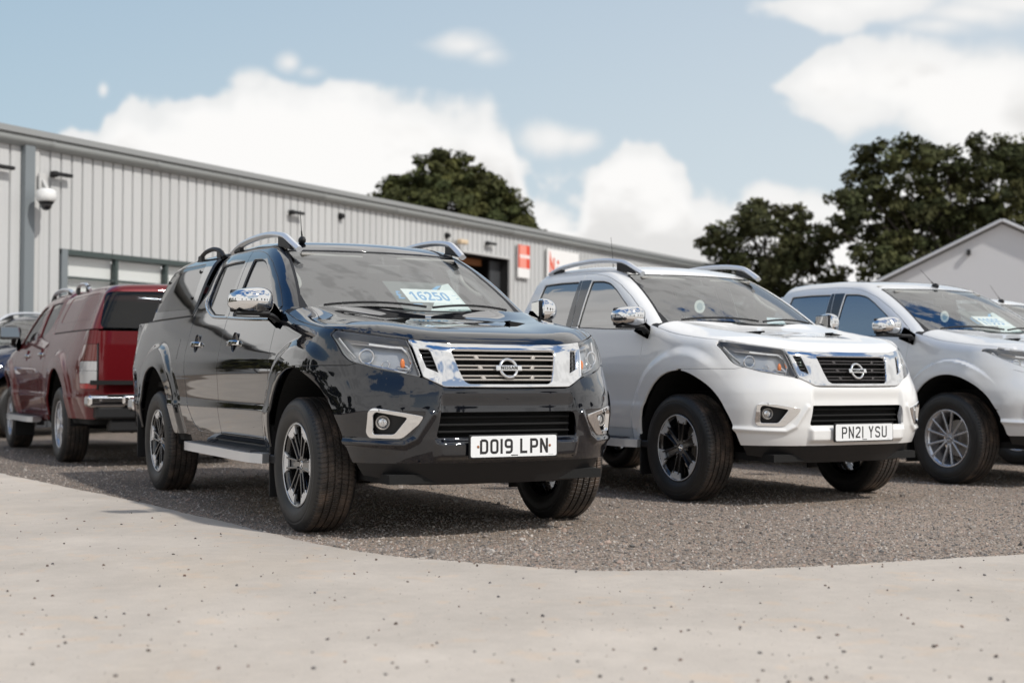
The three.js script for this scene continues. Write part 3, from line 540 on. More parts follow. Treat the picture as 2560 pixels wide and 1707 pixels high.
// ---------------------------------------------------------------- pickup type A (black, white and navy ones)
const GAP = 0.0026;
const smoothBox = (p, a, b) => Math.max(a - p, p - b);
function pickupShapes(cfg) {
  const B = makeBody(cfg), { body, bonnet, cab, RA, ZF, ZR, rArch } = B, G = {};
  const both = (g) => [g].flat().flatMap((k) => [k, mirror(k)]);
  const hg = (z) => B.hg(z) - 0.012;
  const lipY = pchip([0, 0.34, 0.53, 0.70, 0.816, 0.85], [1.043, 1.047, 1.067, 1.100, 1.122, 1.128]);
  const split = (p) => (p[2] > 0.5 ? lipY(Math.abs(p[0])) : p[2] > 0.38 ? lerp(hg(p[2]), lipY(Math.abs(p[0])), sstep(0.38, 0.5, p[2])) : hg(p[2]));
  const HL = polySDF(cfg.headlight ?? [[0.838, 1.094], [0.817, 1.120, 0.01], [0.70, 1.097], [0.530, 1.065], [0.508, 0.946], [0.489, 0.867], [0.545, 0.880], [0.68, 0.910], [0.79, 0.950, 0.03], [0.812, 0.985, 0.03]], 0.006);
  const hl = (p) => (p[2] > 0.15 && p[0] > 0.3 ? HL(p[0], p[1]) : 1);
  const yTop = pchip([0, 0.34, 0.375, 0.47, 0.487, 0.545, 0.68, 0.79, 0.85], [0.806, 0.808, 0.813, 0.858, 0.864, 0.877, 0.907, 0.945, 0.95]);
  const SPL = cfg.splitY ?? 0.928;
  const bumperTop = (p) => (p[2] < 0.50 ? SPL : lerp(SPL, Math.min(yTop(p[0]), 0.955), sstep(0.50, 0.55, p[2])));
  const LG = polySDF([[-0.5, 0.548], [0.432, 0.548], [0.405, 0.684], [-0.5, 0.684]], 0.02), lg = (p) => (p[2] > 0.5 ? LG(p[0], p[1]) : 1);
  const FO = polySDF([[0.745, 0.688], [0.724, 0.706], [0.498, 0.662], [0.519, 0.624], [0.592, 0.551], [0.612, 0.546], [0.735, 0.549], [0.748, 0.576]], 0.012), FI = polySDF([[0.729, 0.668], [0.716, 0.687], [0.572, 0.657], [0.630, 0.566], [0.724, 0.566]], 0.014);
  const fo = (p) => (p[2] > 0.4 && p[0] > 0.3 ? FO(p[0], p[1]) : 1), fi = (p) => (p[2] > 0.4 && p[0] > 0.3 ? FI(p[0], p[1]) : 1);
  const arch = (p) => (p[0] > 0.6 && p[2] > -1.5 ? RA - rArch(p[2] - ZF, p[1]) : p[0] > 0.6 ? RA + 0.02 - rArch(p[2] - ZR, p[1]) : -1);
  const seam = (y) => (p) => Math.abs(p[1] - y) < 0.003 && p[2] < -0.4;
  const SY = 1.28;
  // front bumper, one piece over both sides
  const front = (p) => Math.max(p[1] - bumperTop(p) + GAP, 0.415 - p[1], ZF + 0.05 - p[2], arch(p));
  G.bumper = mergeAll(both(body.cut((p) => Math.max(front(p), -lg(p), -(fo(p) + 0.002)), { rim: 0.02 })));
  G.valance = mergeAll(both(body.cut((p) => Math.max(p[1] - 0.417, 0.285 + 0.05 * sstep(0.5, 0.75, p[0]) - p[1], 0.30 - p[2], arch(p)), { rim: 0.02, offset: -0.022 })));
  G.lowerGrille = mergeAll(both(body.cut((p) => Math.max(lg(p) - 0.015, p[0] - 0.46), { rim: 0, offset: -0.075 })));
  G.lowerSlats = [0.655, 0.615, 0.578].map((y) => sweep(span(-0.40, 0.40, 20).map((x) => { const p = B.girdle(Math.abs(x), y); return [x, y, p[2] - 0.05]; }), rectProfile(0.03, 0.012)));
  // chrome nose
  const GO = polySDF([[-0.6, 1.0395], [0.34, 1.0435], [0.524, 1.0625], [0.513, 1.035], [0.481, 0.868], [0.467, 0.861], [0.378, 0.8165], [-0.6, 0.809]], 0.004);
  const MO = polySDF([[-0.6, 1.012], [0.322, 1.014], [0.290, 0.900], [0.268, 0.842], [0.240, 0.828], [-0.6, 0.826]], 0.010);
  const VO = polySDF([[0.489, 1.018], [0.430, 1.016], [0.396, 0.886], [0.462, 0.914]], 0.006);
  const onNose = (f) => (p) => (p[2] > 0.4 ? f(p[0], p[1]) : 1);
  G.chromeNose = mergeAll(both(body.cut(onNose((x, y) => Math.max(GO(x, y) + 0.0015, -MO(x, y), -VO(x, y))), { rim: 0.03, offset: 0.006 })));
  G.noseBack = mergeAll(both(body.cut(onNose((x, y) => GO(x, y) + 0.006), { rim: 0, offset: -0.055 })));
  const noseZ = (x, y) => { const ax = Math.abs(x); let a = 0, b = 0.9; for (let k = 0; k < 24; k++) { const m = (a + b) / 2; B.girdle(m, y)[0] < ax ? a = m : b = m; } return B.girdle(a, y)[2]; };
  B.noseZ = noseZ;
  const edgeX = (y) => lerp(0.262, 0.322, clamp((y - 0.835) / 0.18));
  G.slats = [];
  [[0.982, 0.962, 0.175], [0.928, 0.908, 0.16], [0.874, 0.854, 0.15]].forEach(([y1, y2, sx]) => {
    const one = [];
    for (const y of [y1, y2]) one.push(sweep(span(-edgeX(y) - 0.004, edgeX(y) + 0.004, 20).map((x) => [x, y, noseZ(x, y) - 0.014]), rectProfile(0.022, 0.0095)));
    for (const s of [-1, 1]) one.push(bar([s * (sx + 0.008), y1, noseZ(sx, y1) - 0.012], [s * (sx - 0.010), y2, noseZ(sx, y2) - 0.012], 0.020, 0.016, [0, 0, 1]));
    G.slats.push(mergeAll(one));
  });
  G.grilleWires = mergeAll(span(-0.27, 0.27, 10).map((x) => bar([x, 0.83, noseZ(x, 0.83) - 0.045], [x, 1.01, noseZ(x, 1.01) - 0.045], 0.003, 0.003, [0, 0, 1])));
  G.vents = []; for (const s of [-1, 1]) { const one = []; for (let k = 0; k < 5; k++) { const y = 0.995 - k * 0.022, x0 = 0.415 - k * 0.006, x1 = 0.482 - k * 0.005; one.push(bar([s * x0, y, noseZ(x0, y) - 0.018], [s * x1, y - 0.002, noseZ(x1, y) - 0.018], 0.012, 0.006)); } one.push(bar([s * 0.424, 1.005, noseZ(0.424, 1.0) - 0.008], [s * 0.392, 0.893, noseZ(0.392, 0.89) - 0.008], 0.012, 0.012, [0, 0, 1])); G.vents.push(mergeAll(one)); }
  // emblem
  { const z = noseZ(0, 0.915) + 0.012, tilt = 0.3;
    const place = (g) => g.rotateX(-tilt).translate(0, 0.915, z);
    G.emblem = mergeAll([place(new THREE.TorusGeometry(0.050, 0.0085, 12, 48)), place(box(0.158, 0.032, 0.014, 0, 0, 0.004, 0.005))]);
    const t = text3('NISSAN', 0.0175, 0.0015); t.scale(1.18, 1, 1); G.emblemText = place(t.translate(0, 0, 0.0118)); }
  // headlights
  const lampAt = (x, y, k) => { let a = 0, b = 1.4; for (let q = 0; q < 26; q++) { const m = (a + b) / 2; B.girdle(m, y)[0] < x ? a = m : b = m; } const p = B.girdle(a, y), n = body.normal(a, y, p); return [p[0] - n[0] * k, p[1] - n[1] * k, p[2] - n[2] * k]; };
  B.lampAt = lampAt;
  G.hlLens = body.cut((p) => hl(p) + 0.004, { rim: 0.004, offset: -0.001 });
  G.hlBack = mergeAll([body.cut((p) => hl(p) + 0.005, { rim: 0, offset: -0.075 }), body.cut((p) => hl(p) + 0.004, { rim: 0.08, offset: -0.004, only: 'rim' })]);
  { const ring = (x, y, k, R, r) => { const q = lampAt(x, y, k), d = new THREE.Vector3(0.28, -0.02, 0.96).normalize(); return [new THREE.TorusGeometry(R, r, 10, 32).applyQuaternion(new THREE.Quaternion().setFromUnitVectors(new THREE.Vector3(0, 0, 1), d)).translate(...q), new THREE.SphereGeometry(R * 0.95, 24, 16).scale(1, 1, 0.55).applyQuaternion(new THREE.Quaternion().setFromUnitVectors(new THREE.Vector3(0, 0, 1), d)).translate(q[0] - d.x * 0.012, q[1] - d.y * 0.012, q[2] - d.z * 0.012)]; };
    const a = ring(0.728, 0.988, 0.040, 0.038, 0.0065), b = ring(0.655, 0.945, 0.045, 0.020, 0.004);
    G.hlRing = mergeAll([a[0], b[0]]); G.hlBall = mergeAll([a[1], b[1]]);
    G.hlChrome = mergeAll([[[0.70, 1.07, 0.05], [0.62, 1.055, 0.05], [0.56, 1.045, 0.045], [0.535, 1.0, 0.04], [0.527, 0.94, 0.04]], [[0.76, 0.955, 0.045], [0.70, 0.930, 0.04], [0.62, 0.912, 0.04], [0.56, 0.898, 0.04], [0.535, 0.915, 0.04], [0.565, 0.945, 0.05]], [[0.82, 1.085, 0.03], [0.80, 1.02, 0.04], [0.775, 0.975, 0.04]]].map((l) => sweep(l.map((q) => lampAt(...q)), rectProfile(0.012, 0.016))));
    G.hlLed = mergeAll([sweep([[0.545, 1.03, 0.03], [0.532, 0.99, 0.03], [0.527, 0.95, 0.03], [0.545, 0.915, 0.03], [0.60, 0.922, 0.03]].map((q) => lampAt(...q)), rectProfile(0.007, 0.008))]);
    G.hlPanel = mergeAll([[[0.80, 1.09], [0.54, 1.055], [0.52, 1.03], [0.62, 1.04], [0.78, 1.06]]].map((l) => { const q = l.map(([x, y]) => lampAt(x, y, 0.045)); return new THREE.BufferGeometry().setAttribute('position', new THREE.Float32BufferAttribute([0, 1, 2, 0, 2, 3, 0, 3, 4].flatMap((i) => q[i]), 3)); }));
    G.hlLow = body.cut((p) => Math.max(hl(p) + 0.006, p[1] - (0.930 - 0.28 * (p[0] - 0.80) * (p[0] < 0.80 ? -0.45 : 0) - 0.0) + (p[0] < 0.8 ? (0.80 - p[0]) * 0.30 : 0)), { rim: 0, offset: -0.068 });
    { const q = lampAt(0.575, 0.950, 0.045); G.hlAmber = new THREE.SphereGeometry(0.022, 16, 12).scale(0.6, 1.3, 0.6).translate(...q); } }
  // fog lamps
  G.fogBezel = body.cut((p) => Math.max(fo(p) + 0.001, -fi(p)), { rim: 0.028, offset: 0.007 });
  G.fogCup = mergeAll([body.cut((p) => fi(p) - 0.006, { rim: 0, offset: -0.05 }), body.cut((p) => fi(p) - 0.003, { rim: 0.055, offset: -0.004, only: 'rim' })]);
  { const q = lampAt(0.690, 0.626, 0.028), d = new THREE.Vector3(0.35, 0, 0.94).normalize(), rot = (g) => g.applyQuaternion(new THREE.Quaternion().setFromUnitVectors(new THREE.Vector3(0, 0, 1), d)).translate(...q);
    G.fogShell = rot(mergeAll([new THREE.CylinderGeometry(0.036, 0.036, 0.05, 28, 1, true).rotateX(Math.PI / 2).translate(0, 0, -0.022), new THREE.TorusGeometry(0.034, 0.004, 8, 28)])); G.fogBulb = rot(mergeAll([new THREE.SphereGeometry(0.031, 20, 12).scale(1, 1, 0.5).translate(0, 0, -0.016), box(0.012, 0.03, 0.01, 0, 0, 0.0)])); G.fogLens = rot(new THREE.SphereGeometry(0.033, 24, 12).scale(1, 1, 0.28).translate(0, 0, 0.002)); }
  // bonnet and wings
  const rearEdge = (p) => -0.205 - 0.20 * p[0] * p[0];
  G.bonnet = mergeAll(both(bonnet.cut((p) => Math.max(split(p) + GAP - p[1], rearEdge(p) - p[2], p[0] - 0.9), { rim: 0.02, noRim: (p) => p[0] < 0.004 })));
  const doorEdgeZ = pchip([0.2, 0.49, 0.95, 1.19, 1.285, 1.40], [-0.49, -0.485, -0.455, -0.462, -0.50, -0.66]);
  G.fender = body.cut((p) => Math.max(p[0] > 0.5 ? -1 : 1, p[1] - split(p) + GAP, doorEdgeZ(p[1]) + GAP - p[2], GAP - hl(p), arch(p), p[2] > ZF ? Math.max(bumperTop(p) + GAP - p[1], p[2] - 0.66) : 0.44 - p[1], p[2] < -0.28 ? p[1] - 1.262 : -1), { rim: 0.018 });
  G.pillarFoot = cab.cut((p) => Math.max(p[1] - 1.36, 1.235 - p[1], p[2] + 0.26, doorEdgeZ(p[1]) + 0.012 - p[2], 0.70 - p[0]), { rim: 0.006, offset: -0.004 });
  // doors and their windows
  const FD = polySDF([[-0.485, 0.49], [-0.470, 0.70], [-0.455, 0.95], [-0.462, 1.19], [-0.50, 1.285], [-0.66, 1.40], [-0.80, 1.487], [-1.00, 1.590], [-1.20, 1.662, 0.10], [-1.40, 1.692], [-1.565, 1.704], [-1.515, 1.27], [-1.50, 1.0], [-1.505, 0.49]], 0.012);
  const RD = polySDF([[-1.508, 0.49], [-1.503, 1.0], [-1.518, 1.27], [-1.568, 1.704], [-1.95, 1.712], [-2.26, 1.694, 0.08], [-2.345, 1.50], [-2.350, 1.25], [-2.335, 1.00], [-2.275, 0.70], [-2.15, 0.545, 0.05], [-2.03, 0.49, 0.05]], 0.012);
  const belt = pchip([-2.3, -1.85, -1.5, -1.0, -0.5], [1.292, 1.277, 1.258, 1.233, 1.212]);
  const FW = polySDF([[-0.535, 1.216], [-0.60, 1.277], [-0.80, 1.421], [-1.00, 1.541], [-1.13, 1.606, 0.05], [-1.25, 1.630], [-1.425, 1.640], [-1.425, 1.256], [-1.0, 1.234]], 0.014);
  const RW = polySDF([[-1.615, 1.645], [-1.605, 1.266], [-1.82, 1.278], [-1.90, 1.284, 0.05], [-2.10, 1.345, 0.06], [-2.165, 1.385, 0.04], [-2.195, 1.52], [-2.185, 1.648], [-1.9, 1.652]], 0.02);
  const sd = (f) => (p) => (p[0] > 0.4 ? f(p[2], p[1]) : 1);
  const fw = sd(FW), rw = sd(RW), fdoor = sd(FD), rdoor = sd(RD);
  const hole = (z, y, r) => (p) => r - Math.hypot((p[2] - z) * 0.95, p[1] - y);
  const dishes = [[-1.20, 1.080], [-2.09, 1.088]], D = [0, 1].map((k) => hole(dishes[k][0], dishes[k][1], 0.060));
  G.doors = [fdoor, rdoor].map((f, k) => { const w = [fw, rw][k]; return mergeAll([body.cut((p) => Math.max(f(p) + GAP, -w(p), p[1] - SY, D[k](p)), { rim: 0.018, noRim: seam(SY) }), cab.cut((p) => Math.max(f(p) + GAP, -w(p), SY - p[1]), { rim: 0.018, noRim: seam(SY) })]); });
  G.windows = [fw, rw].map((w) => mergeAll([body.cut((p) => Math.max(w(p) - 0.008, p[1] - SY), { rim: 0, offset: -0.013 }), cab.cut((p) => Math.max(w(p) - 0.008, SY - p[1]), { rim: 0, offset: -0.013 })]));
  G.windowSeals = [fw, rw].map((w) => mergeAll([body.cut((p) => Math.max(w(p) - 0.004, -(w(p) + 0.011), p[1] - SY), { rim: 0, offset: -0.009 }), cab.cut((p) => Math.max(w(p) - 0.004, -(w(p) + 0.011), SY - p[1]), { rim: 0, offset: -0.009 })]));
  G.handleDish = dishes.map(([z, y]) => { const g = new THREE.SphereGeometry(0.064, 32, 12, 0, Math.PI * 2, 0, Math.PI / 2).scale(1.05, 0.42, 1).rotateZ(Math.PI / 2); const x = B.sideCab(y, z); return g.translate(x - 0.003, y, z); });
  G.handles = dishes.map(([z, y]) => { const x = B.sideCab(y, z); return mergeAll([sweep([[x - 0.005, y - 0.004, z - 0.105], [x + 0.022, y - 0.001, z - 0.075], [x + 0.031, y, z - 0.02], [x + 0.031, y, z + 0.03], [x + 0.024, y - 0.001, z + 0.075], [x + 0.0, y - 0.004, z + 0.10]], rectProfile(0.018, 0.030, 0.4)), box(0.02, 0.03, 0.03, x + 0.006, y - 0.003, z - 0.122, 0.006)]); });
  // chrome strip below the windows
  G.beltStrips = [[[-0.53, 1.205], [-1.0, 1.223], [-1.50, 1.249]], [[-1.53, 1.252], [-1.82, 1.266], [-1.92, 1.278], [-2.10, 1.333], [-2.175, 1.372], [-2.205, 1.42]]].map((l) => { const c = new THREE.CatmullRomCurve3(l.map(([z, y]) => new THREE.Vector3(0, y, z))); return sweep(c.getSpacedPoints(36).map((p) => [B.sideCab(p.y, p.z) + 0.003, p.y, p.z]), rectProfile(0.012, 0.017, 0.4)); });
  { const BP = polySDF([[-1.43, 1.262], [-1.43, 1.645], [-1.61, 1.650], [-1.60, 1.272]]), bp = sd(BP); G.pillarCover = [(p) => p[2] > -1.503 - 0.07 * clamp((p[1] - 1.27) / 0.43) ? -1 : 1, (p) => p[2] > -1.512 - 0.07 * clamp((p[1] - 1.27) / 0.43) ? 1 : -1].map((k) => cab.cut((p) => Math.max(bp(p), SY - 0.012 - p[1], k(p) * 0.01 + (k(p) > 0 ? 0.001 : -0.001)), { rim: 0.004, offset: 0.0022 })); }
  // sill, bed side, shell
  G.sill = body.cut((p) => Math.max(p[1] - 0.487, 0.39 - p[1], p[2] + 0.50, -2.30 - p[2], arch(p), p[0] > 0.5 ? -1 : 1), { rim: 0.02, offset: -0.002 });
  const bedF = (p) => Math.max(p[1] - 1.292, 0.455 - p[1], p[2] + 2.02, GAP * 2 - rdoor(p), arch(p), p[0] > 0.5 ? -1 : 1);
  const tailX = 0.735, TL = cfg.tailLight ?? [0.70, 1.13];
  const tl = (p) => (p[2] < -3.9 ? Math.max(smoothBox(p[1], TL[0], TL[1]), 0.755 - p[0], p[2] + 4.05) : 1);
  G.bed = body.cut((p) => Math.max(bedF(p), (p[2] < -2.03 && p[2] > -2.36 && p[1] > 0.5 && rdoor(p) < 0 ? 1 : -1), p[2] < -4.1 ? tailX + GAP - p[0] : -1, GAP - tl(p)), { rim: 0.02 });
  G.tailgate = mergeAll(both(body.cut((p) => Math.max(p[2] + 4.1, p[0] - tailX, p[1] - 1.285, 0.69 - p[1]), { rim: 0.02, noRim: (p) => p[0] < 0.004 })));
  G.tailCells = TL.length && [[TL[0], TL[0] + 0.05], [TL[0] + 0.05, TL[0] + 0.17], [TL[0] + 0.17, TL[0] + 0.26], [TL[0] + 0.26, TL[1]]].map(([a, b]) => body.cut((p) => Math.max(tl(p) + 0.002, a + 0.003 - p[1], p[1] - b + 0.003), { rim: 0.012, offset: -0.001 }));
  G.tailBack = body.cut((p) => tl(p) - 0.01, { rim: 0, offset: -0.014 });
  // fuel flap outline
  G.fuelFlap = body.cut((p) => Math.max(Math.abs(p[2] + 2.63) - 0.075, Math.abs(p[1] - 1.06) - 0.075, p[0] > 0.5 ? -1 : 1), { rim: 0.006, offset: 0.0022 });
  const inShell = (p) => Math.min(sd(FD)(p), sd(RD)(p));
  const wsEdge = (y) => lerp(0.742, 0.615, clamp((y - 1.29) / 0.37, -0.2, 1.1)), wsTop = (p) => -0.945 - 0.36 * p[0] * p[0], wsBase = (p) => -0.165 - 0.40 * p[0] * p[0];
  const ws = (p) => { const c = [p[0] - wsEdge(p[1]), wsTop(p) - p[2], p[2] - wsBase(p)]; const m = Math.max(...c), r = 0.04, q = Math.hypot(Math.max(c[0] + r, 0), Math.max(c[1] + r, 0)); return Math.max(m < -r ? m : Math.min(m, 9), q - r, c[2]); };
  G.shell = mergeAll(both(cab.cut((p) => Math.max(SY - 0.03 - p[1], GAP - inShell(p), GAP * 0.8 - ws(p), wsBase(p) < p[2] ? 1 : -1, -2.44 - p[2]), { rim: 0.02, noRim: (p) => p[0] < 0.004 })));
  G.screen = mergeAll(both(cab.cut((p) => ws(p) + 0.004, { rim: 0, offset: -0.005 })));
  G.screenSeal = mergeAll(both(cab.cut((p) => Math.max(ws(p) - 0.004, -(ws(p) + 0.016)), { rim: 0, offset: -0.0035 })));
  G.screenBand = mergeAll(both(cab.cut((p) => Math.max(ws(p) - 0.002, -(ws(p) + 0.034)), { rim: 0, offset: -0.0085 })));
  G.cowl = mergeAll(both(cab.cut((p) => Math.max(wsBase(p) - 0.03 - p[2], p[0] - 0.70), { rim: 0, offset: -0.04 })));
  // dark skin inside the gaps, wheel housings, floor
  G.liner = mergeAll(both([body.cut((p) => Math.max(p[1] - 1.20, 0.40 - p[1], arch(p) + 0.004, p[2] > 0.25 ? 1 : -1), { rim: 0, offset: -0.024 }), cab.cut((p) => Math.max(1.19 - p[1], -(fw(p) + -0.012), -(rw(p) - 0.012), 0.012 - ws(p), p[2] + 0.40), { rim: 0, offset: -0.024 })].flat()));
  G.liner = mergeAll([G.liner, ...both(bonnet.cut((p) => Math.max(p[0] - 0.80, -0.3 - p[2], split(p) + 0.012 - p[1]), { rim: 0, offset: -0.03 }))]);
  const well = (z, R) => { const pr = []; for (let i = 0; i <= 28; i++) { const a = Math.PI * (0.0 + 1.0 * i / 28); pr.push([z + Math.cos(a) * R / 1.1, 0.375 + Math.sin(a) * R]); } const pos = []; for (let i = 0; i < 28; i++) { const [z0, y0] = pr[i], [z1, y1] = pr[i + 1]; const xo = (q) => (q > -1 ? lerp(0.885, 0.66, clamp((q - 0.12) / 0.45)) : 0.885), a0 = xo(z0), a1 = xo(z1); pos.push(0.50, y0, z0, a0, y0, z0, a1, y1, z1, 0.50, y0, z0, a1, y1, z1, 0.50, y1, z1); } return new THREE.BufferGeometry().setAttribute('position', new THREE.Float32BufferAttribute(pos, 3)); };
  G.wells = mergeAll([...both(well(ZF, RA + 0.02)), ...both(well(ZR, RA + 0.05))]);
  const flat = (m) => m;
  G.under = mergeAll([rawbox(1.1, 0.30, 0.9, 0, 0.62, 0.13), rawbox(1.62, 0.10, 1.5, 0, 0.47, -1.28), rawbox(1.0, 0.34, 2.0, 0, 0.60, -3.2), rawbox(1.62, 0.04, 2.2, 0, 0.80, -3.2), rawbox(0.10, 0.14, 4.6, 0.45, 0.46, -1.9), rawbox(0.10, 0.14, 4.6, -0.45, 0.46, -1.9), cyl([-0.75, 0.375, -3.15], [0.75, 0.375, -3.15], 0.045, 0.045, 14), new THREE.SphereGeometry(0.15, 20, 14).translate(0, 0.375, -3.15), cyl([-0.7, 0.36, -0.02], [0.7, 0.36, -0.02], 0.035, 0.035, 12), rawbox(1.3, 0.05, 0.6, 0, 0.33, 0.42), cyl([0.35, 0.38, -2.2], [0.42, 0.36, -4.2], 0.04, 0.04, 12), rawbox(0.9, 0.55, 0.06, 0, 0.62, 0.60), rawbox(1.64, 0.78, 0.05, 0, 0.86, -0.47), rawbox(1.66, 0.75, 0.05, 0, 0.88, -2.42)]);
  { const pr = span(1.24, 1.66, 12).map((y) => [B.sideCab(y, -2.42) - 0.05, y]), out = [...pr, ...pr.slice().reverse().map(([x, y]) => [-x, y])]; G.backWall = extrude(out, 0.03, 0, [[[-0.60, 1.30], [-0.56, 1.58], [0.56, 1.58], [0.60, 1.30]]]).translate(0, 0, -2.44); }
  G.backGlass = rawbox(1.20, 0.30, 0.004, 0, 1.44, -2.425);
  // mirrors
  { const g = new THREE.SphereGeometry(1, 48, 36), p = g.attributes.position, c = (v, e) => Math.sign(v) * Math.pow(Math.abs(v), e);
    for (let i = 0; i < p.count; i++) {
      let x = p.getX(i), y = p.getY(i), z = p.getZ(i); const k = 1 / Math.pow(Math.pow(Math.abs(x), 2.7) + Math.pow(Math.abs(y), 2.7) + Math.pow(Math.abs(z), 2.2), 1 / 2.5);
      x *= k; y *= k; z *= k; if (z < 0) z *= 0.30;
      y *= 1 - 0.16 * (x - 0.2); if (y < 0) y *= 0.95;
      p.setXYZ(i, x * 0.132, y * 0.075, z * 0.105 - 0.03 * x * x * (z > 0 ? 1 : 0));
    }
    const MX = cfg.mirrorShift ?? [0, 0, 0]; g.computeVertexNormals(); const at = (h) => h.rotateY(0.13).translate(1.045 + MX[0], 1.305 + MX[1], -0.40 + MX[2]);
    G.mirrorCap = at(g.clone());
    G.mirrorGlass = at(box(0.215, 0.115, 0.004, 0, 0, -0.034, 0.002));
    G.mirrorArm = at(mergeAll([box(0.20, 0.022, 0.10, -0.005, -0.072, 0.01, 0.01), box(0.235, 0.13, 0.03, 0, 0, -0.020, 0.012)]));
    G.mirrorFoot = extrude([[-0.56, 1.205], [-0.40, 1.150], [-0.385, 1.24], [-0.50, 1.30]], 0.022, 0.004).rotateY(Math.PI / 2).scale(1, 1, -1).translate(0.868, 0, 0);
    G.mirrorBase = mergeAll([G.mirrorArm, G.mirrorFoot, sweep([[0.99 + MX[0], 1.228 + MX[1], -0.38 + MX[2]], [0.93, 1.222, -0.385], [0.90, 1.205, -0.40], [0.875, 1.185, -0.42]], rectProfile(0.055, 0.028, 0.4))]);
    G.mirrorLamp = at(box(0.045, 0.026, 0.012, -0.085, -0.03, 0.085, 0.005)); }
  // roof rails
  if (cfg.rails !== false) {
    const rp = [[0.575, 1.668, -0.90], [0.585, 1.712, -0.99], [0.592, 1.764, -1.11], [0.598, 1.793, -1.28], [0.600, 1.806, -1.48], [0.600, 1.806, -1.70], [0.600, 1.796, -1.92], [0.598, 1.776, -2.10], [0.594, 1.745, -2.24]];
    const c = new THREE.CatmullRomCurve3(rp.map((p) => new THREE.Vector3(...p))).getSpacedPoints(60).map((p) => p.toArray());
    G.rail = sweep(c, rectProfile(0.050, 0.038, 0.42));
    const foot = (z0, z1, f) => { const n = 8, top = [], bot = []; for (let i = 0; i <= n; i++) { const z = lerp(z0, z1, i / n), q = c.reduce((a, b) => (Math.abs(b[2] - z) < Math.abs(a[2] - z) ? b : a)); top.push([-z, q[1] - 0.008]); bot.push([-z, B.roofZ(z) - 0.045]); } return extrude([...bot, ...top.reverse()], 0.024, 0.003).rotateY(Math.PI / 2).translate(0.588, 0, 0); };
    G.railFeet = mergeAll([foot(-0.97, -1.20), foot(-2.16, -2.02)]);
  }
  // steps
  { const prof = [[-0.055, -0.028], [0.02, -0.030], [0.05, -0.022], [0.064, 0], [0.05, 0.022], [0.03, 0.030], [-0.055, 0.028]].map(([a, b]) => [a, b]);
    const path = [[0.925, 0.392, -2.02], [0.955, 0.394, -1.96], [0.965, 0.394, -1.85], [0.965, 0.392, -1.1], [0.965, 0.390, -0.60], [0.955, 0.390, -0.50], [0.92, 0.388, -0.44]];
    G.step = sweep(new THREE.CatmullRomCurve3(path.map((p) => new THREE.Vector3(...p)), false, 'centripetal').getSpacedPoints(60).map((p) => p.toArray()), prof.map(([a, b]) => [-a, b]));
    G.stepTread = mergeAll([box(0.075, 0.008, 1.30, 0.955, 0.4225, -1.22, 0.003), ...span(-0.025, 0.025, 4).map((d) => rawbox(0.004, 0.004, 1.28, 0.955 + d, 0.4285, -1.22))]);
    G.stepBack = mergeAll([box(0.06, 0.05, 1.66, 0.885, 0.385, -1.13, 0.01), box(0.20, 0.03, 0.06, 0.84, 0.40, -1.85), box(0.20, 0.03, 0.06, 0.84, 0.40, -0.5)]); }
  G.flap = mergeAll([box(0.22, 0.42, 0.012, 0.80, 0.37, -0.455, 0.005)]); G.flapRear = box(0.24, 0.36, 0.012, 0.80, 0.40, -3.72, 0.005);
  G.rearBumper = mergeAll([box(1.10, 0.10, 0.14, 0, 0.635, -4.31, 0.03), box(0.36, 0.12, 0.22, 0.68, 0.625, -4.25, 0.04), box(0.36, 0.12, 0.22, -0.68, 0.625, -4.25, 0.04)]); G.rearBumperLow = mergeAll([box(1.56, 0.13, 0.22, 0, 0.52, -4.23, 0.03), box(1.3, 0.14, 0.16, 0, 0.40, -4.22, 0.03), box(0.2, 0.12, 0.12, 0, 0.36, -4.34, 0.02), new THREE.SphereGeometry(0.035, 16, 12).translate(0, 0.33, -4.46), cyl([0, 0.33, -4.36], [0, 0.31, -4.46], 0.018, 0.018, 10)]); G.rearStep = box(1.36, 0.012, 0.12, 0, 0.684, -4.31, 0.005);
  // wipers, aerial, interior
  G.wiper = [[0.60, -0.335, 0.02, -0.190], [-0.02, -0.195, -0.62, -0.345]].map(([x0, z0, x1, z1]) => { const pt = (x, z) => { let p = B.cabAt(z, 0.1); const lo = 0.1, hi = Math.PI / 2; let a = lo, b = hi; for (let k = 0; k < 24; k++) { const m = (a + b) / 2; B.cabAt(z, m)[0] > Math.abs(x) ? a = m : b = m; } p = B.cabAt(z, a); return [x, p[1] + 0.012, z + 0.006]; }; return sweep(span(0, 1, 12).map((t) => pt(lerp(x0, x1, t), lerp(z0, z1, t))), rectProfile(0.012, 0.014)); });
  G.dash = mergeAll([box(1.46, 0.26, 0.42, 0, 1.06, -0.56, 0.06), box(1.40, 0.05, 0.32, 0, 1.19, -0.50, 0.02), box(0.34, 0.06, 0.16, -0.38, 1.22, -0.60, 0.03)]);
  const seat = (x, z) => [box(0.50, 0.16, 0.50, x, 0.80, z, 0.05), bar([x, 0.84, z - 0.20], [x, 1.36, z - 0.36], 0.48, 0.14, [1, 0, 0]).rotateX(0), box(0.26, 0.17, 0.09, x, 1.475, z - 0.40, 0.04), cyl([x - 0.06, 1.33, z - 0.37], [x - 0.06, 1.44, z - 0.39], 0.006), cyl([x + 0.06, 1.33, z - 0.37], [x + 0.06, 1.44, z - 0.39], 0.006)];
  G.seats = [seat(-0.37, -1.18), seat(0.37, -1.18)].map((l) => mergeAll(l)); G.rearSeat = mergeAll([box(1.30, 0.16, 0.46, 0, 0.80, -1.98, 0.05), box(1.30, 0.50, 0.12, 0, 1.10, -2.22, 0.05), box(0.26, 0.15, 0.08, -0.37, 1.42, -2.24, 0.03), box(0.26, 0.15, 0.08, 0.37, 1.42, -2.24, 0.03)]);
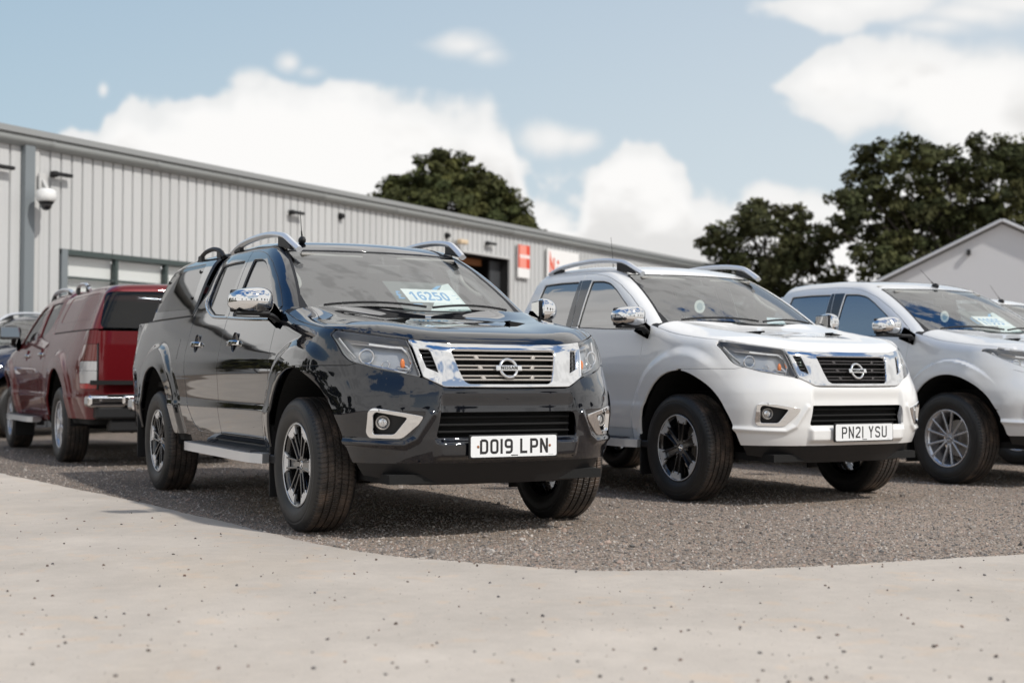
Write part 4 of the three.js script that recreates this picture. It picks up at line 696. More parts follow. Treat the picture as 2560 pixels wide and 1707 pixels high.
  G.steering = mergeAll([new THREE.TorusGeometry(0.185, 0.015, 10, 40).rotateX(-0.42).translate(-0.37, 1.15, -0.86), bar([-0.37, 1.13, -0.80], [-0.37, 1.05, -0.62], 0.07, 0.07), box(0.30, 0.035, 0.03, -0.37, 1.15, -0.85, 0.01)]);
  G.rearMirror = mergeAll([box(0.24, 0.07, 0.03, 0, 1.56, -0.90, 0.015), cyl([0, 1.58, -0.90], [0, 1.64, -0.93], 0.012)]);
  G.headlining = mergeAll([box(1.20, 0.02, 1.20, 0, 1.690, -1.70, 0.01), box(0.14, 0.06, 0.5, 0.60, 1.66, -1.6, 0.02), box(0.14, 0.06, 0.5, -0.60, 1.66, -1.6, 0.02), bar([0.62, 1.62, -1.10], [0.72, 1.34, -0.66], 0.06, 0.03), bar([-0.62, 1.62, -1.10], [-0.72, 1.34, -0.66], 0.06, 0.03)]);
  G.visors = [box(0.42, 0.015, 0.15, -0.33, 1.645, -1.03, 0.006).rotateX(0), box(0.42, 0.015, 0.15, 0.33, 1.645, -1.03, 0.006)];
  G.grip = tube([[0.60, 1.54, -0.98], [0.585, 1.50, -0.92], [0.60, 1.44, -0.82], [0.65, 1.40, -0.76]], 0.014, 16, 8);
  if (B.top) {                                             // hard top
    const CW = polySDF(cfg.canopyWindow, 0.05), cw = (p) => (p[0] > 0.4 ? CW(p[2], p[1]) : 1), RG = polySDF(cfg.canopyRearGlass ?? [[-1, 1.32], [0.66, 1.32], [0.60, 1.62], [-1, 1.66]], 0.06), rg = (p) => (p[2] < -3.4 && p[0] < 0.75 ? RG(p[0], p[1]) : 1);
    const side = B.hood, tops = B.topness, lim = (p) => Math.max(1.308 - p[1], p[2] + 2.45);
    const seamTop = (p) => Math.abs(tops(p)) < 0.004 || p[0] < 0.004;
    G.canopy = mergeAll(both([side.cut((p) => Math.max(lim(p), tops(p), -cw(p), -rg(p)), { rim: 0.02, noRim: seamTop }), B.top.cut((p) => Math.max(lim(p), -tops(p), -rg(p), -cw(p)), { rim: 0.02, noRim: seamTop })].flat()));
    G.canopyWindow = mergeAll([side.cut((p) => Math.max(cw(p) + 0.005, tops(p)), { rim: 0.004, offset: -0.004, noRim: seamTop }), B.top.cut((p) => Math.max(cw(p) + 0.005, -tops(p)), { rim: 0.004, offset: -0.004, noRim: seamTop })]);
    G.canopyRear = mergeAll(both([side.cut((p) => Math.max(rg(p) + 0.003, tops(p)), { rim: 0.004, offset: -0.003, noRim: seamTop }), B.top.cut((p) => Math.max(rg(p) + 0.003, -tops(p)), { rim: 0.004, offset: -0.003, noRim: seamTop })]));
    G.canopyFixings = mergeAll((cfg.canopyFixings ?? []).map(([z, y]) => new THREE.SphereGeometry(0.014, 14, 10).scale(0.5, 1, 1).translate(0.926 + sideAt(cfg, y) - 0.035 * sstep(-3.3, -4.1, z) - 0.002, y, z)));
    const rc = [[0.60, 1.735, -2.44], [0.605, 1.775, -2.50], [0.61, 1.806, -2.64], [0.61, 1.808, -2.82], [0.605, 1.790, -2.98], [0.60, 1.735, -3.12]];
    G.canopyRail = sweep(new THREE.CatmullRomCurve3(rc.map((p) => new THREE.Vector3(...p))).getSpacedPoints(40).map((p) => p.toArray()), rectProfile(0.036, 0.032, 0.4));
    G.canopyRailFoot = mergeAll([box(0.03, 0.07, 0.10, 0.605, 1.752, -2.53, 0.01), box(0.03, 0.07, 0.10, 0.605, 1.752, -3.03, 0.01)]);
    G.canopySill = mergeAll(both(sweep(span(-2.46, -3.9, 24).map((z) => [B.sideCab(1.30, -1.5) - 0.014 - 0.035 * sstep(-3.3, -4.1, z), 1.300, z]), rectProfile(0.02, 0.014))));
  }
  G.B = B;
  return G;
}
const sideAt = (cfg, y) => pchip([1.28, 1.40, 1.50, 1.60, 1.70, 1.80], [-0.086, -0.126, -0.163, -0.205, -0.258, -0.325])(y);

function pickup(spec, G) {
  const P = spec.paint, car = thing('pickup_truck', spec.label, 'pickup truck', spec.group);
  car.position.set(...spec.at); car.rotation.y = spec.turn;
  const add = (n, g, m, parent = car, label) => mesh(n, g, m, parent, label);
  const pair = (n, g, m, parent = car) => [add(n, g, m, parent), add(n, mirror(g), m, parent)];
  add('bonnet', G.bonnet, P); pair('front_wing', G.fender, P); pair('sill', G.sill, P); pair('bed_side', G.bed, P); add('cab_shell', G.shell, P); const tg = add('tailgate', G.tailgate, P); if (spec.lettering) { const z = G.B.girdle(0.3, 0.78); add('tailgate_lettering', text3(spec.lettering, 0.062, 0.004).scale(1.35, 1, 1).rotateY(Math.PI).translate(0.02, 0.80, -4.243), M.chrome, tg); add('tailgate_badge', box(0.16, 0.035, 0.008, 0.24, 0.725, -4.243, 0.003), std('blue_badge', L(0.02, 0.08, 0.22), 0.4), tg); add('tailgate_handle', box(0.30, 0.075, 0.03, 0, 1.19, -4.232, 0.012), M.plastic, tg); }
  const bumper = add('front_bumper', G.bumper, P);
  add('valance', G.valance, M.plastic, bumper); add('lower_grille', G.lowerGrille, M.dark, bumper); for (const g of G.lowerSlats) add('lower_grille_bar', g, M.dark, bumper);
  const grille = add('grille', [G.noseBack, G.grilleWires], M.dark);
  add('chrome_surround', G.chromeNose, M.chrome, grille); for (const g of G.slats) add('grille_slat', g, spec.slats ?? M.satin, grille); for (const g of G.vents) add('side_vent', g, M.gloss, grille);
  if (spec.emblem !== false) { add('emblem', G.emblem, M.chrome, grille); add('emblem_lettering', G.emblemText, M.plastic, grille); }
  for (const s of [1, -1]) {
    const f = (g) => (s > 0 ? g : mirror(g));
    const h = add('headlight', f(G.hlBack), spec.lampHousing ?? M.lampSilver); add('lower_trim', f(G.hlLow), M.gloss, h); add('headlight_lens', f(G.hlLens), M.lens, h); add('projector_ring', f(G.hlRing), M.chrome, h); add('projector', f(G.hlBall), M.lens, h); add('reflector_trim', f(G.hlChrome), M.chrome, h); add('daytime_light', f(G.hlLed), M.whiteLens, h); add('upper_panel', f(G.hlPanel), M.satin, h); add('indicator', f(G.hlAmber), M.amber, h);
    const fg = add('fog_lamp', f(G.fogCup), M.plastic); add('fog_lamp_bezel', f(G.fogBezel), M.chrome, fg); add('fog_lamp_shell', f(G.fogShell), M.satin, fg); add('fog_lamp_bulb', f(G.fogBulb), M.chrome, fg); add('fog_lamp_lens', f(G.fogLens), M.lens, fg);
    ['front_door', 'rear_door'].forEach((n, k) => {
      const d = add(n, f(G.doors[k]), P); add('window', f(G.windows[k]), k ? M.glassTint : M.glassSide, d); add('window_seal', f(G.windowSeals[k]), M.rubber, d); add('handle_bowl', f(G.handleDish[k]), spec.paint, d); add('handle', f(G.handles[k]), spec.handles ?? M.chrome, d);
      if (spec.blackPillar) add('pillar_cover', f(G.pillarCover[k]), M.gloss, d);
      if (spec.strip !== false) add('window_strip', f(G.beltStrips[k]), M.chrome, d);
    });
    const fold = (g) => (s > 0 && spec.folded ? g.clone().translate(-0.915, 0, 0.42).rotateY(1.15).translate(0.905, 0, -0.44) : f(g));
    const mi = add('door_mirror', spec.folded && s > 0 ? G.mirrorFoot : f(G.mirrorBase), M.plastic); add('mirror_cap', fold(G.mirrorCap), spec.mirrorCap ?? M.chrome, mi); add('mirror_glass', fold(G.mirrorGlass), M.chrome, mi); if (spec.folded && s > 0) add('mirror_arm', fold(G.mirrorArm), M.plastic, mi);
    if (G.rail && spec.rails !== false) { const r = add('roof_rail', f(G.rail), M.railSilver); add('rail_foot', f(G.railFeet), M.plastic, r); }
    if (spec.steps !== false) { const st = add('side_step', f(G.step), M.alu); add('step_tread', f(G.stepTread), M.greyTread, st); add('step_bracket', f(G.stepBack), M.plastic, st); }
    add('mud_flap', f(G.flap), M.plastic); if (spec.rearFlaps !== false) add('mud_flap', f(G.flapRear), M.plastic); add('pillar_foot', f(G.pillarFoot), M.plastic);
    const tlamp = add('tail_light', f(G.tailBack), M.lampDark); G.tailCells.forEach((g, k) => add('tail_light_cell', f(g), [M.redLens, M.whiteLens, M.whiteLens, M.darkRedLens][k], tlamp));
  }
  add('fuel_flap', mirror(G.fuelFlap), P);
  const ws = add('windscreen', G.screen, M.screen); add('windscreen_seal', G.screenSeal, M.rubber, ws); for (const g of G.wiper) add('wiper', g, M.plastic, ws);
  add('cowl', G.cowl, M.plastic); add('inner_skin', G.liner, M.dark); add('wheel_housing', G.wells, M.dark); add('underbody', G.under, M.dark); add('cab_back', G.backWall, P); add('rear_window', G.backGlass, M.glassTint);
  const rb = add('rear_bumper', G.rearBumper, spec.rearBumper ?? M.chrome); add('bumper_step', G.rearStep, M.plastic, rb); add('tow_bar', G.rearBumperLow, M.plastic, rb);
  add('dashboard', G.dash, M.trim); add('steering_wheel', G.steering, M.plastic); for (const g of G.seats) add('front_seat', g, M.fabric); add('rear_seat', G.rearSeat, M.fabric); add('rear_view_mirror', G.rearMirror, M.plastic); add('headlining', G.headlining, M.headlining); for (const g of G.visors) add('sun_visor', g, M.headlining); for (const s of [1, -1]) add('grab_handle', s > 0 ? G.grip : mirror(G.grip), M.headlining);
  if (G.canopy && spec.canopy !== false) {
    const c = add('hard_top', G.canopy, P, car, spec.canopyLabel); pair('hard_top_window', G.canopyWindow, spec.canopyGlass ?? M.glassTint, c); add('rear_screen', G.canopyRear, spec.rearGlass ?? M.glassTint, c); pair('window_fixing', G.canopyFixings, M.plastic, c); add('hard_top_seal', G.canopySill, M.rubber, c);
    if (spec.canopyRails !== false) { pair('hard_top_rail', G.canopyRail, spec.canopyRail ?? M.plastic, c); pair('hard_top_rail_foot', G.canopyRailFoot, M.plastic, c); }
  }
  const ws4 = spec.wheels ?? 'twotone', sp = spec.spin ?? [0, 0, 0, 0];
  wheel(car, ws4, -0.79, 0 - 0.02, sp[0]); wheel(car, ws4, 0.79, 0 - 0.02, sp[1]); wheel(car, ws4, -0.79, -3.15, sp[2]); wheel(car, ws4, 0.79, -3.15, sp[3]);
  if (spec.aerial) { const [x, y, z, l, lean] = spec.aerial, ae = add('aerial', [cyl([x, y, z], [x, y + l * Math.cos(lean), z - l * Math.sin(lean)], 0.0032, 0.0016, 8)], M.plastic); add('aerial_base', [new THREE.SphereGeometry(0.028, 18, 12).scale(0.8, 1, 1.5).translate(x, y - 0.004, z), cyl([x, y, z], [x, y + 0.06 * Math.cos(lean), z - 0.06 * Math.sin(lean)], 0.007, 0.005, 10)], M.plastic, ae); }
  if (spec.plate) {
    const z = G.B.girdle(0, 0.50)[2] + 0.016, hold = add('number_plate', box(0.535, 0.126, 0.016, 0, 0.502, z - 0.004, 0.005), M.plastic, car, `front plate reading ${spec.plate}`);
    const m = phys('plate_print', 0xffffff, 0.28, { map: plateTexture(spec.plate, spec.bold ?? 14), clearcoat: 0.6, clearcoatRoughness: 0.08 });
    const shape = new THREE.Shape(roundPoly([[-0.26, -0.0555], [0.26, -0.0555], [0.26, 0.0555], [-0.26, 0.0555]], 0.012).map((p) => new THREE.Vector2(...p))), g = new THREE.ShapeGeometry(shape), uv = g.attributes.uv, p = g.attributes.position;
    for (let i = 0; i < p.count; i++) uv.setXY(i, (p.getX(i) + 0.26) / 0.52, (p.getY(i) + 0.0555) / 0.111);
    mesh('plate_face', g.translate(0, 0.502, z + 0.0052), m, hold);
    if (spec.screws) for (const s of [-1, 1]) mesh('plate_screw', new THREE.SphereGeometry(0.0075, 14, 8).scale(1, 1, 0.5).translate(s * 0.217, 0.502, z + 0.006), M.rust, hold);
  }
  return car;
}

// ---------------------------------------------------------------- the vehicles
const GR = 'pickup trucks parked on the gravel';
const canopyCfg = { canopyRoof: pchip([-2.4, -2.7, -3.1, -3.5, -4.0], [1.785, 1.800, 1.802, 1.790, 1.755]), canopyLean: 0.26, canopyZ: 3.98, canopyCorner: 0.30, canopyWindow: [[-2.545, 1.352], [-2.66, 1.700], [-3.30, 1.712], [-3.62, 1.695], [-3.70, 1.55], [-3.735, 1.375]], canopyFixings: [[-2.65, 1.44], [-2.72, 1.64], [-3.60, 1.61], [-3.68, 1.46]] };
const shapesA = pickupShapes(canopyCfg);
const blackCar = pickup({ paint: M.black, at: [-0.409, 0, -8.034], turn: 0.497, label: 'glossy black crew-cab pickup with hard top and a price card in the windscreen', spin: [0.52, 0.3, 0.3, 0.1], plate: 'DO19 LPN', bold: 14, screws: true, folded: true, aerial: [-0.45, 1.76, -1.2, 0.20, 0.2], group: GR }, shapesA);
const whiteCar = pickup({ paint: M.white, at: [1.954, 0, -9.998], turn: 0.517, label: 'white crew-cab pickup with silver roof rails right of the black pickup', spin: [-0.17, 0.2, 0.4, 0.1], plate: 'PN21 YSU', bold: 11, folded: true, aerial: [0.1, 1.785, -2.3, 0.33, 0.15], canopy: false, slats: std('dark_slat', L(0.07, 0.065, 0.065), 0.4, { metalness: 0.6 }), strip: false, blackPillar: true, handles: M.white, group: GR }, shapesA);
const shapesL = pickupShapes({ coarse: true, rails: false, lip: true, flareD: 0.045, flareR: 0.64, archR: 0.525, splitY: 0.62, mirrorShift: [0.07, 0.0, -0.06], headlight: [[0.855, 1.090], [0.835, 1.108, 0.01], [0.62, 1.085], [0.50, 1.060], [0.50, 0.93], [0.60, 0.925], [0.72, 0.965, 0.05], [0.80, 1.03, 0.03]] });
const silverCar = pickup({ paint: M.silver, at: [4.37, 0, -11.6], turn: 0.50, label: 'silver pickup at the right edge with multi-spoke alloy wheels and chrome mirror', wheels: 'vspoke', steps: true, emblem: false, folded: true, blackPillar: true, strip: false, lampHousing: M.lampBright, aerial: [0, 1.715, -1.0, 0.24, 0.85], group: GR }, shapesL);
const farCar = pickup({ paint: M.white, at: [5.87, 0, -14.08], turn: 0.50, label: 'white pickup at the far right with only its roof and aerial showing', wheels: 'vspoke', emblem: false, aerial: [0, 1.715, -1.0, 0.24, 0.7], group: GR }, shapesL);
const shapesR = pickupShapes({ coarse: true, canopyRoof: pchip([-2.4, -3.0, -3.6, -4.2], [1.745, 1.765, 1.765, 1.75]), canopyLean: 0.16, canopyCorner: 0.12, canopyWindow: [[-2.62, 1.40], [-2.72, 1.66], [-3.9, 1.66], [-4.0, 1.40]], canopyRearGlass: [[-1, 1.315], [0.735, 1.315], [0.66, 1.665], [-1, 1.70]], canopyFixings: [], tailLight: [0.74, 1.16], mirrorShift: [-0.05, 0.06, -0.12] });
const redCar = pickup({ paint: M.red, at: [-5.25, 0, -16.8], turn: Math.PI + 0.5, label: 'dark red pickup with a hard top parked tail first on the left', wheels: 'broad', emblem: false, lettering: 'NAVARA', canopyGlass: M.red, rearGlass: M.glassRear, canopyRail: M.railSilver, aerial: [0, 1.78, -1.2, 0.55, 0.3], mirrorCap: M.plastic, rearFlaps: false, strip: false, group: GR }, shapesR);
const navyCar = pickup({ paint: M.navy, at: [-7.6, 0, -19.2], turn: -0.5, label: 'dark navy pickup half hidden at the left edge behind the red pickup', group: GR, canopy: false }, shapesA);

// cards and tags standing behind the windscreens: things of their own
function inCar(car, o, x, y, z, rx = 0, ry = 0) { car.updateMatrixWorld(true); o.position.copy(new THREE.Vector3(x, y, z).applyMatrix4(car.matrixWorld)); o.rotation.set(rx, car.rotation.y + ry, 0, 'YXZ'); }
function priceCard(car, price, label, x, y, z, w, tilt) {
  const t = canvasTexture(640, 584, (c) => {
    c.fillStyle = '#565e5c'; c.fillRect(0, 0, 640, 584);
    c.fillStyle = '#d5e1df'; c.beginPath(); c.moveTo(640, 0); c.lineTo(560, 40); c.lineTo(230, 584); c.lineTo(640, 584); c.fill();
    c.fillStyle = '#4aa3d6'; c.beginPath(); c.moveTo(500, 62); c.lineTo(552, 50); c.lineTo(470, 140); c.lineTo(418, 140); c.fill(); c.fillRect(130, 428, 90, 14); c.fillRect(130, 456, 90, 8); c.fillStyle = '#2f5f78'; c.fillRect(430, 530, 64, 10); c.fillRect(516, 530, 24, 10);
    c.fillStyle = '#f2f5f4'; c.fillRect(118, 140, 500, 258);
    c.fillStyle = '#3f97cf'; c.textAlign = 'center'; c.textBaseline = 'middle'; c.font = 'bold 140px sans-serif'; c.save(); c.translate(64, 268); c.scale(0.85, 1.5); c.fillText('£', 0, 0); c.restore();
    c.save(); c.translate(345, 276); c.scale(0.98, 1.62); c.fillText(price, 0, 0); c.restore(); c.fillStyle = '#8fbfd8'; c.fillRect(572, 240, 40, 12); c.fillRect(588, 300, 28, 14);
  });
  const o = thing('price_card', label, 'price card'), h = w * 584 / 640;
  mesh('card_board', box(w, h, 0.004, 0, h / 2, -0.003, 0.002), M.trim, o); mesh('card_face', new THREE.PlaneGeometry(w, h).translate(0, h / 2, 0.0005), std('card_print', 0xffffff, 0.6, { map: t }), o);
  inCar(car, o, x, y, z, tilt);
}
priceCard(blackCar, '16250', 'grey and white price card reading 16250 behind the black pickup windscreen', 0.105, 1.262, -0.262, 0.46, -1.06);
priceCard(silverCar, '11995', 'price card with blue figures behind the silver pickup windscreen', 0.10, 1.262, -0.262, 0.46, -1.06);
function hangingDisc(car, label, x, y, z) { const o = thing('hanging_tag', label, 'hanging tag'); mesh('disc', cyl([0, 0, -0.002], [0, 0, 0.002], 0.052, 0.052, 36), std('tag_card', L(0.7, 0.76, 0.74), 0.6), o); mesh('print', cyl([0, 0, 0.002], [0, 0, 0.003], 0.03, 0.03, 28), std('tag_print', L(0.32, 0.44, 0.48), 0.6), o); mesh('cord', cyl([0, 0.05, 0], [0, 0.15, 0], 0.0015), M.plastic, o); inCar(car, o, x, y, z); }
hangingDisc(whiteCar, 'pale round tag hanging from the white pickup rear-view mirror', -0.07, 1.425, -0.84);
hangingDisc(silverCar, 'pale round tag hanging from the silver pickup rear-view mirror', -0.05, 1.425, -0.84);
{ const o = thing('paper_card', 'pale blank card leaning inside the white pickup windscreen on the passenger side', 'card'); mesh('sheet', extrude([[-0.12, 0], [0.11, 0], [0.13, 0.16], [-0.02, 0.17]], 0.003, 0), std('blue_white_card', L(0.55, 0.68, 0.74), 0.7), o); inCar(whiteCar, o, 0.42, 1.235, -0.46, -0.9); }

// ---------------------------------------------------------------- ground: gravel yard and concrete road
function cells(W, n, seed, f) {                            // round stones: nearest of jittered points, tiling
  return dataCells(W, n, seed).map(f);
}
function stoneField(W, n, seed) {
  const R = rng(seed), px = [], py = [], tone = []; for (let i = 0; i < n * n; i++) { px.push((i % n + 0.1 + 0.8 * R()) / n); py.push((Math.floor(i / n) + 0.1 + 0.8 * R()) / n); tone.push(R()); }
  const H = new Float32Array(W * W), T = new Float32Array(W * W);
  for (let j = 0; j < W; j++) for (let i = 0; i < W; i++) {
    const x = (i + 0.5) / W, y = (j + 0.5) / W, cx = Math.floor(x * n), cy = Math.floor(y * n); let d1 = 9, d2 = 9, id = 0;
    for (let a = -1; a <= 1; a++) for (let b = -1; b <= 1; b++) {
      const u = (cx + a + n) % n, v = (cy + b + n) % n, k = v * n + u; let dx = Math.abs(px[k] - x), dy = Math.abs(py[k] - y); if (dx > 0.5) dx = 1 - dx; if (dy > 0.5) dy = 1 - dy;
      const d = Math.sqrt(dx * dx + dy * dy) * n; if (d < d1) { d2 = d1; d1 = d; id = k; } else if (d < d2) d2 = d;
    }
    H[j * W + i] = clamp((d2 - d1) * 1.6) * (0.55 + 0.45 * tone[id]); T[j * W + i] = tone[id];
  }
  return { H, T };
}
{
  const W = 1024, S = stoneField(W, 150, 5), S2 = stoneField(W, 60, 8);
  const palette = [[0.25, 0.225, 0.20], [0.19, 0.172, 0.157], [0.13, 0.12, 0.112], [0.30, 0.235, 0.20], [0.38, 0.345, 0.315], [0.11, 0.105, 0.102], [0.21, 0.18, 0.155], [0.26, 0.24, 0.225]];
  const toS = (c) => Math.pow(clamp(c), 1 / 2.2);
  const map = dataTexture(W, W, (i, j) => {
    const k = j * W + i, big = S2.T[k] > 0.80 && S2.H[k] > 0.15, t = big ? S2.T[k] * 7.3 % 1 : S.T[k], h = big ? S2.H[k] : S.H[k], p = palette[Math.floor(t * 7.99)], n = 0.80 + 0.4 * fbm(i / 64, j / 64, 4, 12, 16), fine = 0.86 + 0.28 * hash2(i, j, 4);
    const earth = [0.165, 0.145, 0.125], m = sstep(0.04, 0.30, h);
    return [0, 1, 2].map((c) => toS(lerp(earth[c], p[c], m) * n * fine * [1.04, 0.97, 0.90][c]));
  }, true);
  const bump = dataTexture(W, W, (i, j) => { const k = j * W + i; const big = S2.T[k] > 0.80 ? S2.H[k] : 0; const v = 0.55 * Math.sqrt(S.H[k]) + 0.45 * big; return [v, v, v]; });
  const axis = (n0, near, far) => { const a = []; for (let i = -n0; i <= n0; i++) { const t = i / n0; a.push(Math.sign(t) * (Math.abs(t) * near + Math.pow(Math.abs(t), 6) * (far - near))); } return a; };
  const xs = axis(90, 24, 700), zs = axis(90, 24, 700).map((z) => z - 12), pos = [], uv = [], col = [], idx = [];
  for (const z of zs) for (const x of xs) {
    pos.push(x, 0, z); uv.push(x / 1.7, z / 1.7);
    const a = fbm(x * 0.35 + 40, z * 0.35 + 9, 4, 31), b = fbm(x * 1.3 + 4, z * 1.3 + 19, 4, 37), v = 0.78 + 0.28 * a + 0.26 * b;
    const tarred = sstep(-0.2, -3.0, x + 0.25 * (z + 12)) * sstep(0.30, 0.55, a + 0.25);   // darker, finer planings to the left
    const w = 1.28; col.push(w * v * lerp(1.0, 0.66, tarred), w * v * lerp(0.965, 0.645, tarred), w * v * lerp(0.93, 0.63, tarred));
  }
  for (let j = 0; j < zs.length - 1; j++) for (let i = 0; i < xs.length - 1; i++) { const k = j * xs.length + i, d = k + xs.length; idx.push(k, d, k + 1, k + 1, d, d + 1); }
  const g = new THREE.BufferGeometry(); g.setAttribute('position', new THREE.Float32BufferAttribute(pos, 3)); g.setAttribute('uv', new THREE.Float32BufferAttribute(uv, 2)); g.setAttribute('color', new THREE.Float32BufferAttribute(col, 3)); g.setIndex(idx); g.computeVertexNormals();
  structure('gravel_ground', g, std('gravel', L(1, 1, 1), 0.95, { map, bumpMap: bump, bumpScale: 0.012, vertexColors: true }));
}
const EDGE = [[-38, -36], [-25, -29.5], [-16, -23.6], [-10, -18.2], [-6.6, -14.5], [-4.5, -12.0], [-3.63, -10.82], [-2.68, -9.53], [-2.07, -8.65], [-1.56, -7.90], [-1.22, -7.36], [-0.94, -6.98], [-0.52, -6.58], [0, -6.29], [0.32, -6.17], [0.69, -6.14], [1.2, -6.25], [1.7, -6.43], [2.54, -6.76], [4.2, -7.55], [7, -9.2], [12, -12.8], [22, -20], [40, -32]];
const edgeCurve = new THREE.CatmullRomCurve3(EDGE.map(([x, z]) => new THREE.Vector3(x, 0, z)), false, 'centripetal').getSpacedPoints(1600).map((p, i) => { const w = (fbm(p.x * 3.1, p.z * 3.1, 4, 5) - 0.47) * 0.10 + (fbm(p.x * 14, p.z * 14, 3, 8) - 0.45) * 0.05; return [p.x, p.z + w]; });
const roadZ = (x) => { let a = 0, b = edgeCurve.length - 1; while (b - a > 1) { const m = (a + b) >> 1; edgeCurve[m][0] < x ? a = m : b = m; } return lerp(edgeCurve[a][1], edgeCurve[b][1], clamp((x - edgeCurve[a][0]) / (edgeCurve[b][0] - edgeCurve[a][0] + 1e-9))); };
{
  const W = 1024, toS = (c) => Math.pow(clamp(c), 1 / 2.2), R = rng(77), spots = [];
  for (let i = 0; i < 4200; i++) spots.push([R() * W, R() * W, 0.5 + 1.5 * R() * R() * R(), R()]);
  const mark = new Float32Array(W * W);
  for (const [x, y, r, t] of spots) for (let a = -3; a <= 3; a++) for (let b = -3; b <= 3; b++) { const d = Math.hypot(a, b); if (d < r) { const k = ((Math.floor(y) + b + W) % W) * W + (Math.floor(x) + a + W) % W; mark[k] = Math.max(mark[k], (1 - d / r) * (0.3 + 0.5 * t)); } }
  const map = dataTexture(W, W, (i, j) => { const a = fbm(i / 128, j / 128, 6, 51, 8), b = fbm(i / 20, j / 20, 3, 55, 51.2), f = hash2(i, j, 3); let v = 0.84 + 0.22 * (a - 0.48) + 0.10 * (b - 0.45) + 0.13 * (f - 0.5); v *= 1 - 0.75 * mark[j * W + i]; const red = sstep(0.60, 0.72, fbm(i / 40 + 9, j / 40, 4, 61, 25.6)) * 0.06; return [toS(0.575 * v * (1 + red)), toS(0.515 * v), toS(0.448 * v * (1 - red))]; }, true);
  const bump = dataTexture(512, 512, (i, j) => { const v = 0.5 + 0.5 * (fbm(i / 8, j / 8, 4, 71, 64) - 0.47) + 0.2 * (hash2(i, j, 6) - 0.5); return [v, v, v]; });
  const pos = [], uv = [], col = [], idx = [], rows = 26, cols = edgeCurve.length;
  for (let j = 0; j <= rows; j++) for (const [x, z] of edgeCurve) { const t = j / rows, zz = lerp(z, 34, Math.pow(t, 1.5)); pos.push(x, t === 0 ? 0.001 : 0.006, zz); uv.push(x / 2.6, zz / 2.6); const v = 0.90 + 0.24 * fbm(x * 0.5 + 7, zz * 0.9 + 3, 5, 81), o = sstep(0.62, 0.75, fbm(x * 0.8 + 70, zz * 1.2, 5, 83)); col.push(v, v * (1 - 0.02 * o), v * (1 - 0.05 * o)); }
  for (let j = 0; j < rows; j++) for (let i = 0; i < cols - 1; i++) { const k = j * cols + i; idx.push(k, k + cols, k + 1, k + 1, k + cols, k + cols + 1); }
  const g = new THREE.BufferGeometry(); g.setAttribute('position', new THREE.Float32BufferAttribute(pos, 3)); g.setAttribute('uv', new THREE.Float32BufferAttribute(uv, 2)); g.setAttribute('color', new THREE.Float32BufferAttribute(col, 3)); g.setIndex(idx); g.computeVertexNormals();
  structure('concrete_road', g, std('concrete', L(1, 1, 1), 0.9, { map, bumpMap: bump, bumpScale: 0.004, vertexColors: true }));
}
// loose stones
function stones(name, label, n, place, colors, size, bright = 1) {
  const g = new THREE.IcosahedronGeometry(1, 1), p = g.attributes.position; for (let i = 0; i < p.count; i++) { const k = 0.78 + 0.4 * hash2(Math.round(p.getX(i) * 50), Math.round(p.getY(i) * 50) + 7 * Math.round(p.getZ(i) * 50), 3); p.setXYZ(i, p.getX(i) * k, p.getY(i) * k * 0.75, p.getZ(i) * k); } g.computeVertexNormals();
  const m = new THREE.InstancedMesh(g, std(name + '_stone', 0xffffff, 0.9), n), R = rng(n + 3), o = new THREE.Object3D(), c = new THREE.Color();
  for (let i = 0; i < n; i++) { const [x, z, y] = place(R), s = size(R); o.position.set(x, y + s * 0.30, z); o.scale.set(s * (0.8 + 0.5 * R()), s * (0.6 + 0.5 * R()), s * (0.8 + 0.5 * R())); o.rotation.set(R() * 6, R() * 6, R() * 0.6); o.updateMatrix(); m.setMatrixAt(i, o.matrix); const q = colors[Math.floor(R() * colors.length)], v = (0.75 + 0.5 * R()) * bright; m.setColorAt(i, c.setRGB(q[0] * v, q[1] * v, q[2] * v)); }
  m.name = name; m.userData = { label, category: 'gravel', kind: 'stuff' }; m.castShadow = m.receiveShadow = true; scene.add(m); return m;
}
const inView = (R, near, far) => { const d = near * Math.pow(far / near, R()); return [(R() - 0.5) * 0.80 * d, -d]; };
stones('loose_gravel', 'loose brown and grey gravel stones covering the yard under the pickups', 60000, (R) => { let q; do q = inView(R, 5.9, 16); while (q[1] > roadZ(q[0]) + 0.02); return [q[0], q[1], 0]; }, [[0.24, 0.21, 0.19], [0.17, 0.155, 0.145], [0.11, 0.105, 0.10], [0.27, 0.205, 0.17], [0.30, 0.265, 0.24], [0.20, 0.18, 0.16], [0.36, 0.33, 0.30]], (R) => 0.0025 + 0.0065 * R() * R() + (R() > 0.995 ? 0.014 * R() : 0), 1.2);
stones('scattered_stones', 'small dark stones scattered over the pale concrete road in front', 1500, (R) => { let q; do q = inView(R, 2.6, 11); while (q[1] < roadZ(q[0]) + 0.02); return [q[0], q[1], 0.006]; }, [[0.07, 0.06, 0.055], [0.10, 0.075, 0.06], [0.05, 0.05, 0.055], [0.14, 0.09, 0.07]], (R) => 0.0012 + 0.0055 * Math.pow(R(), 4));

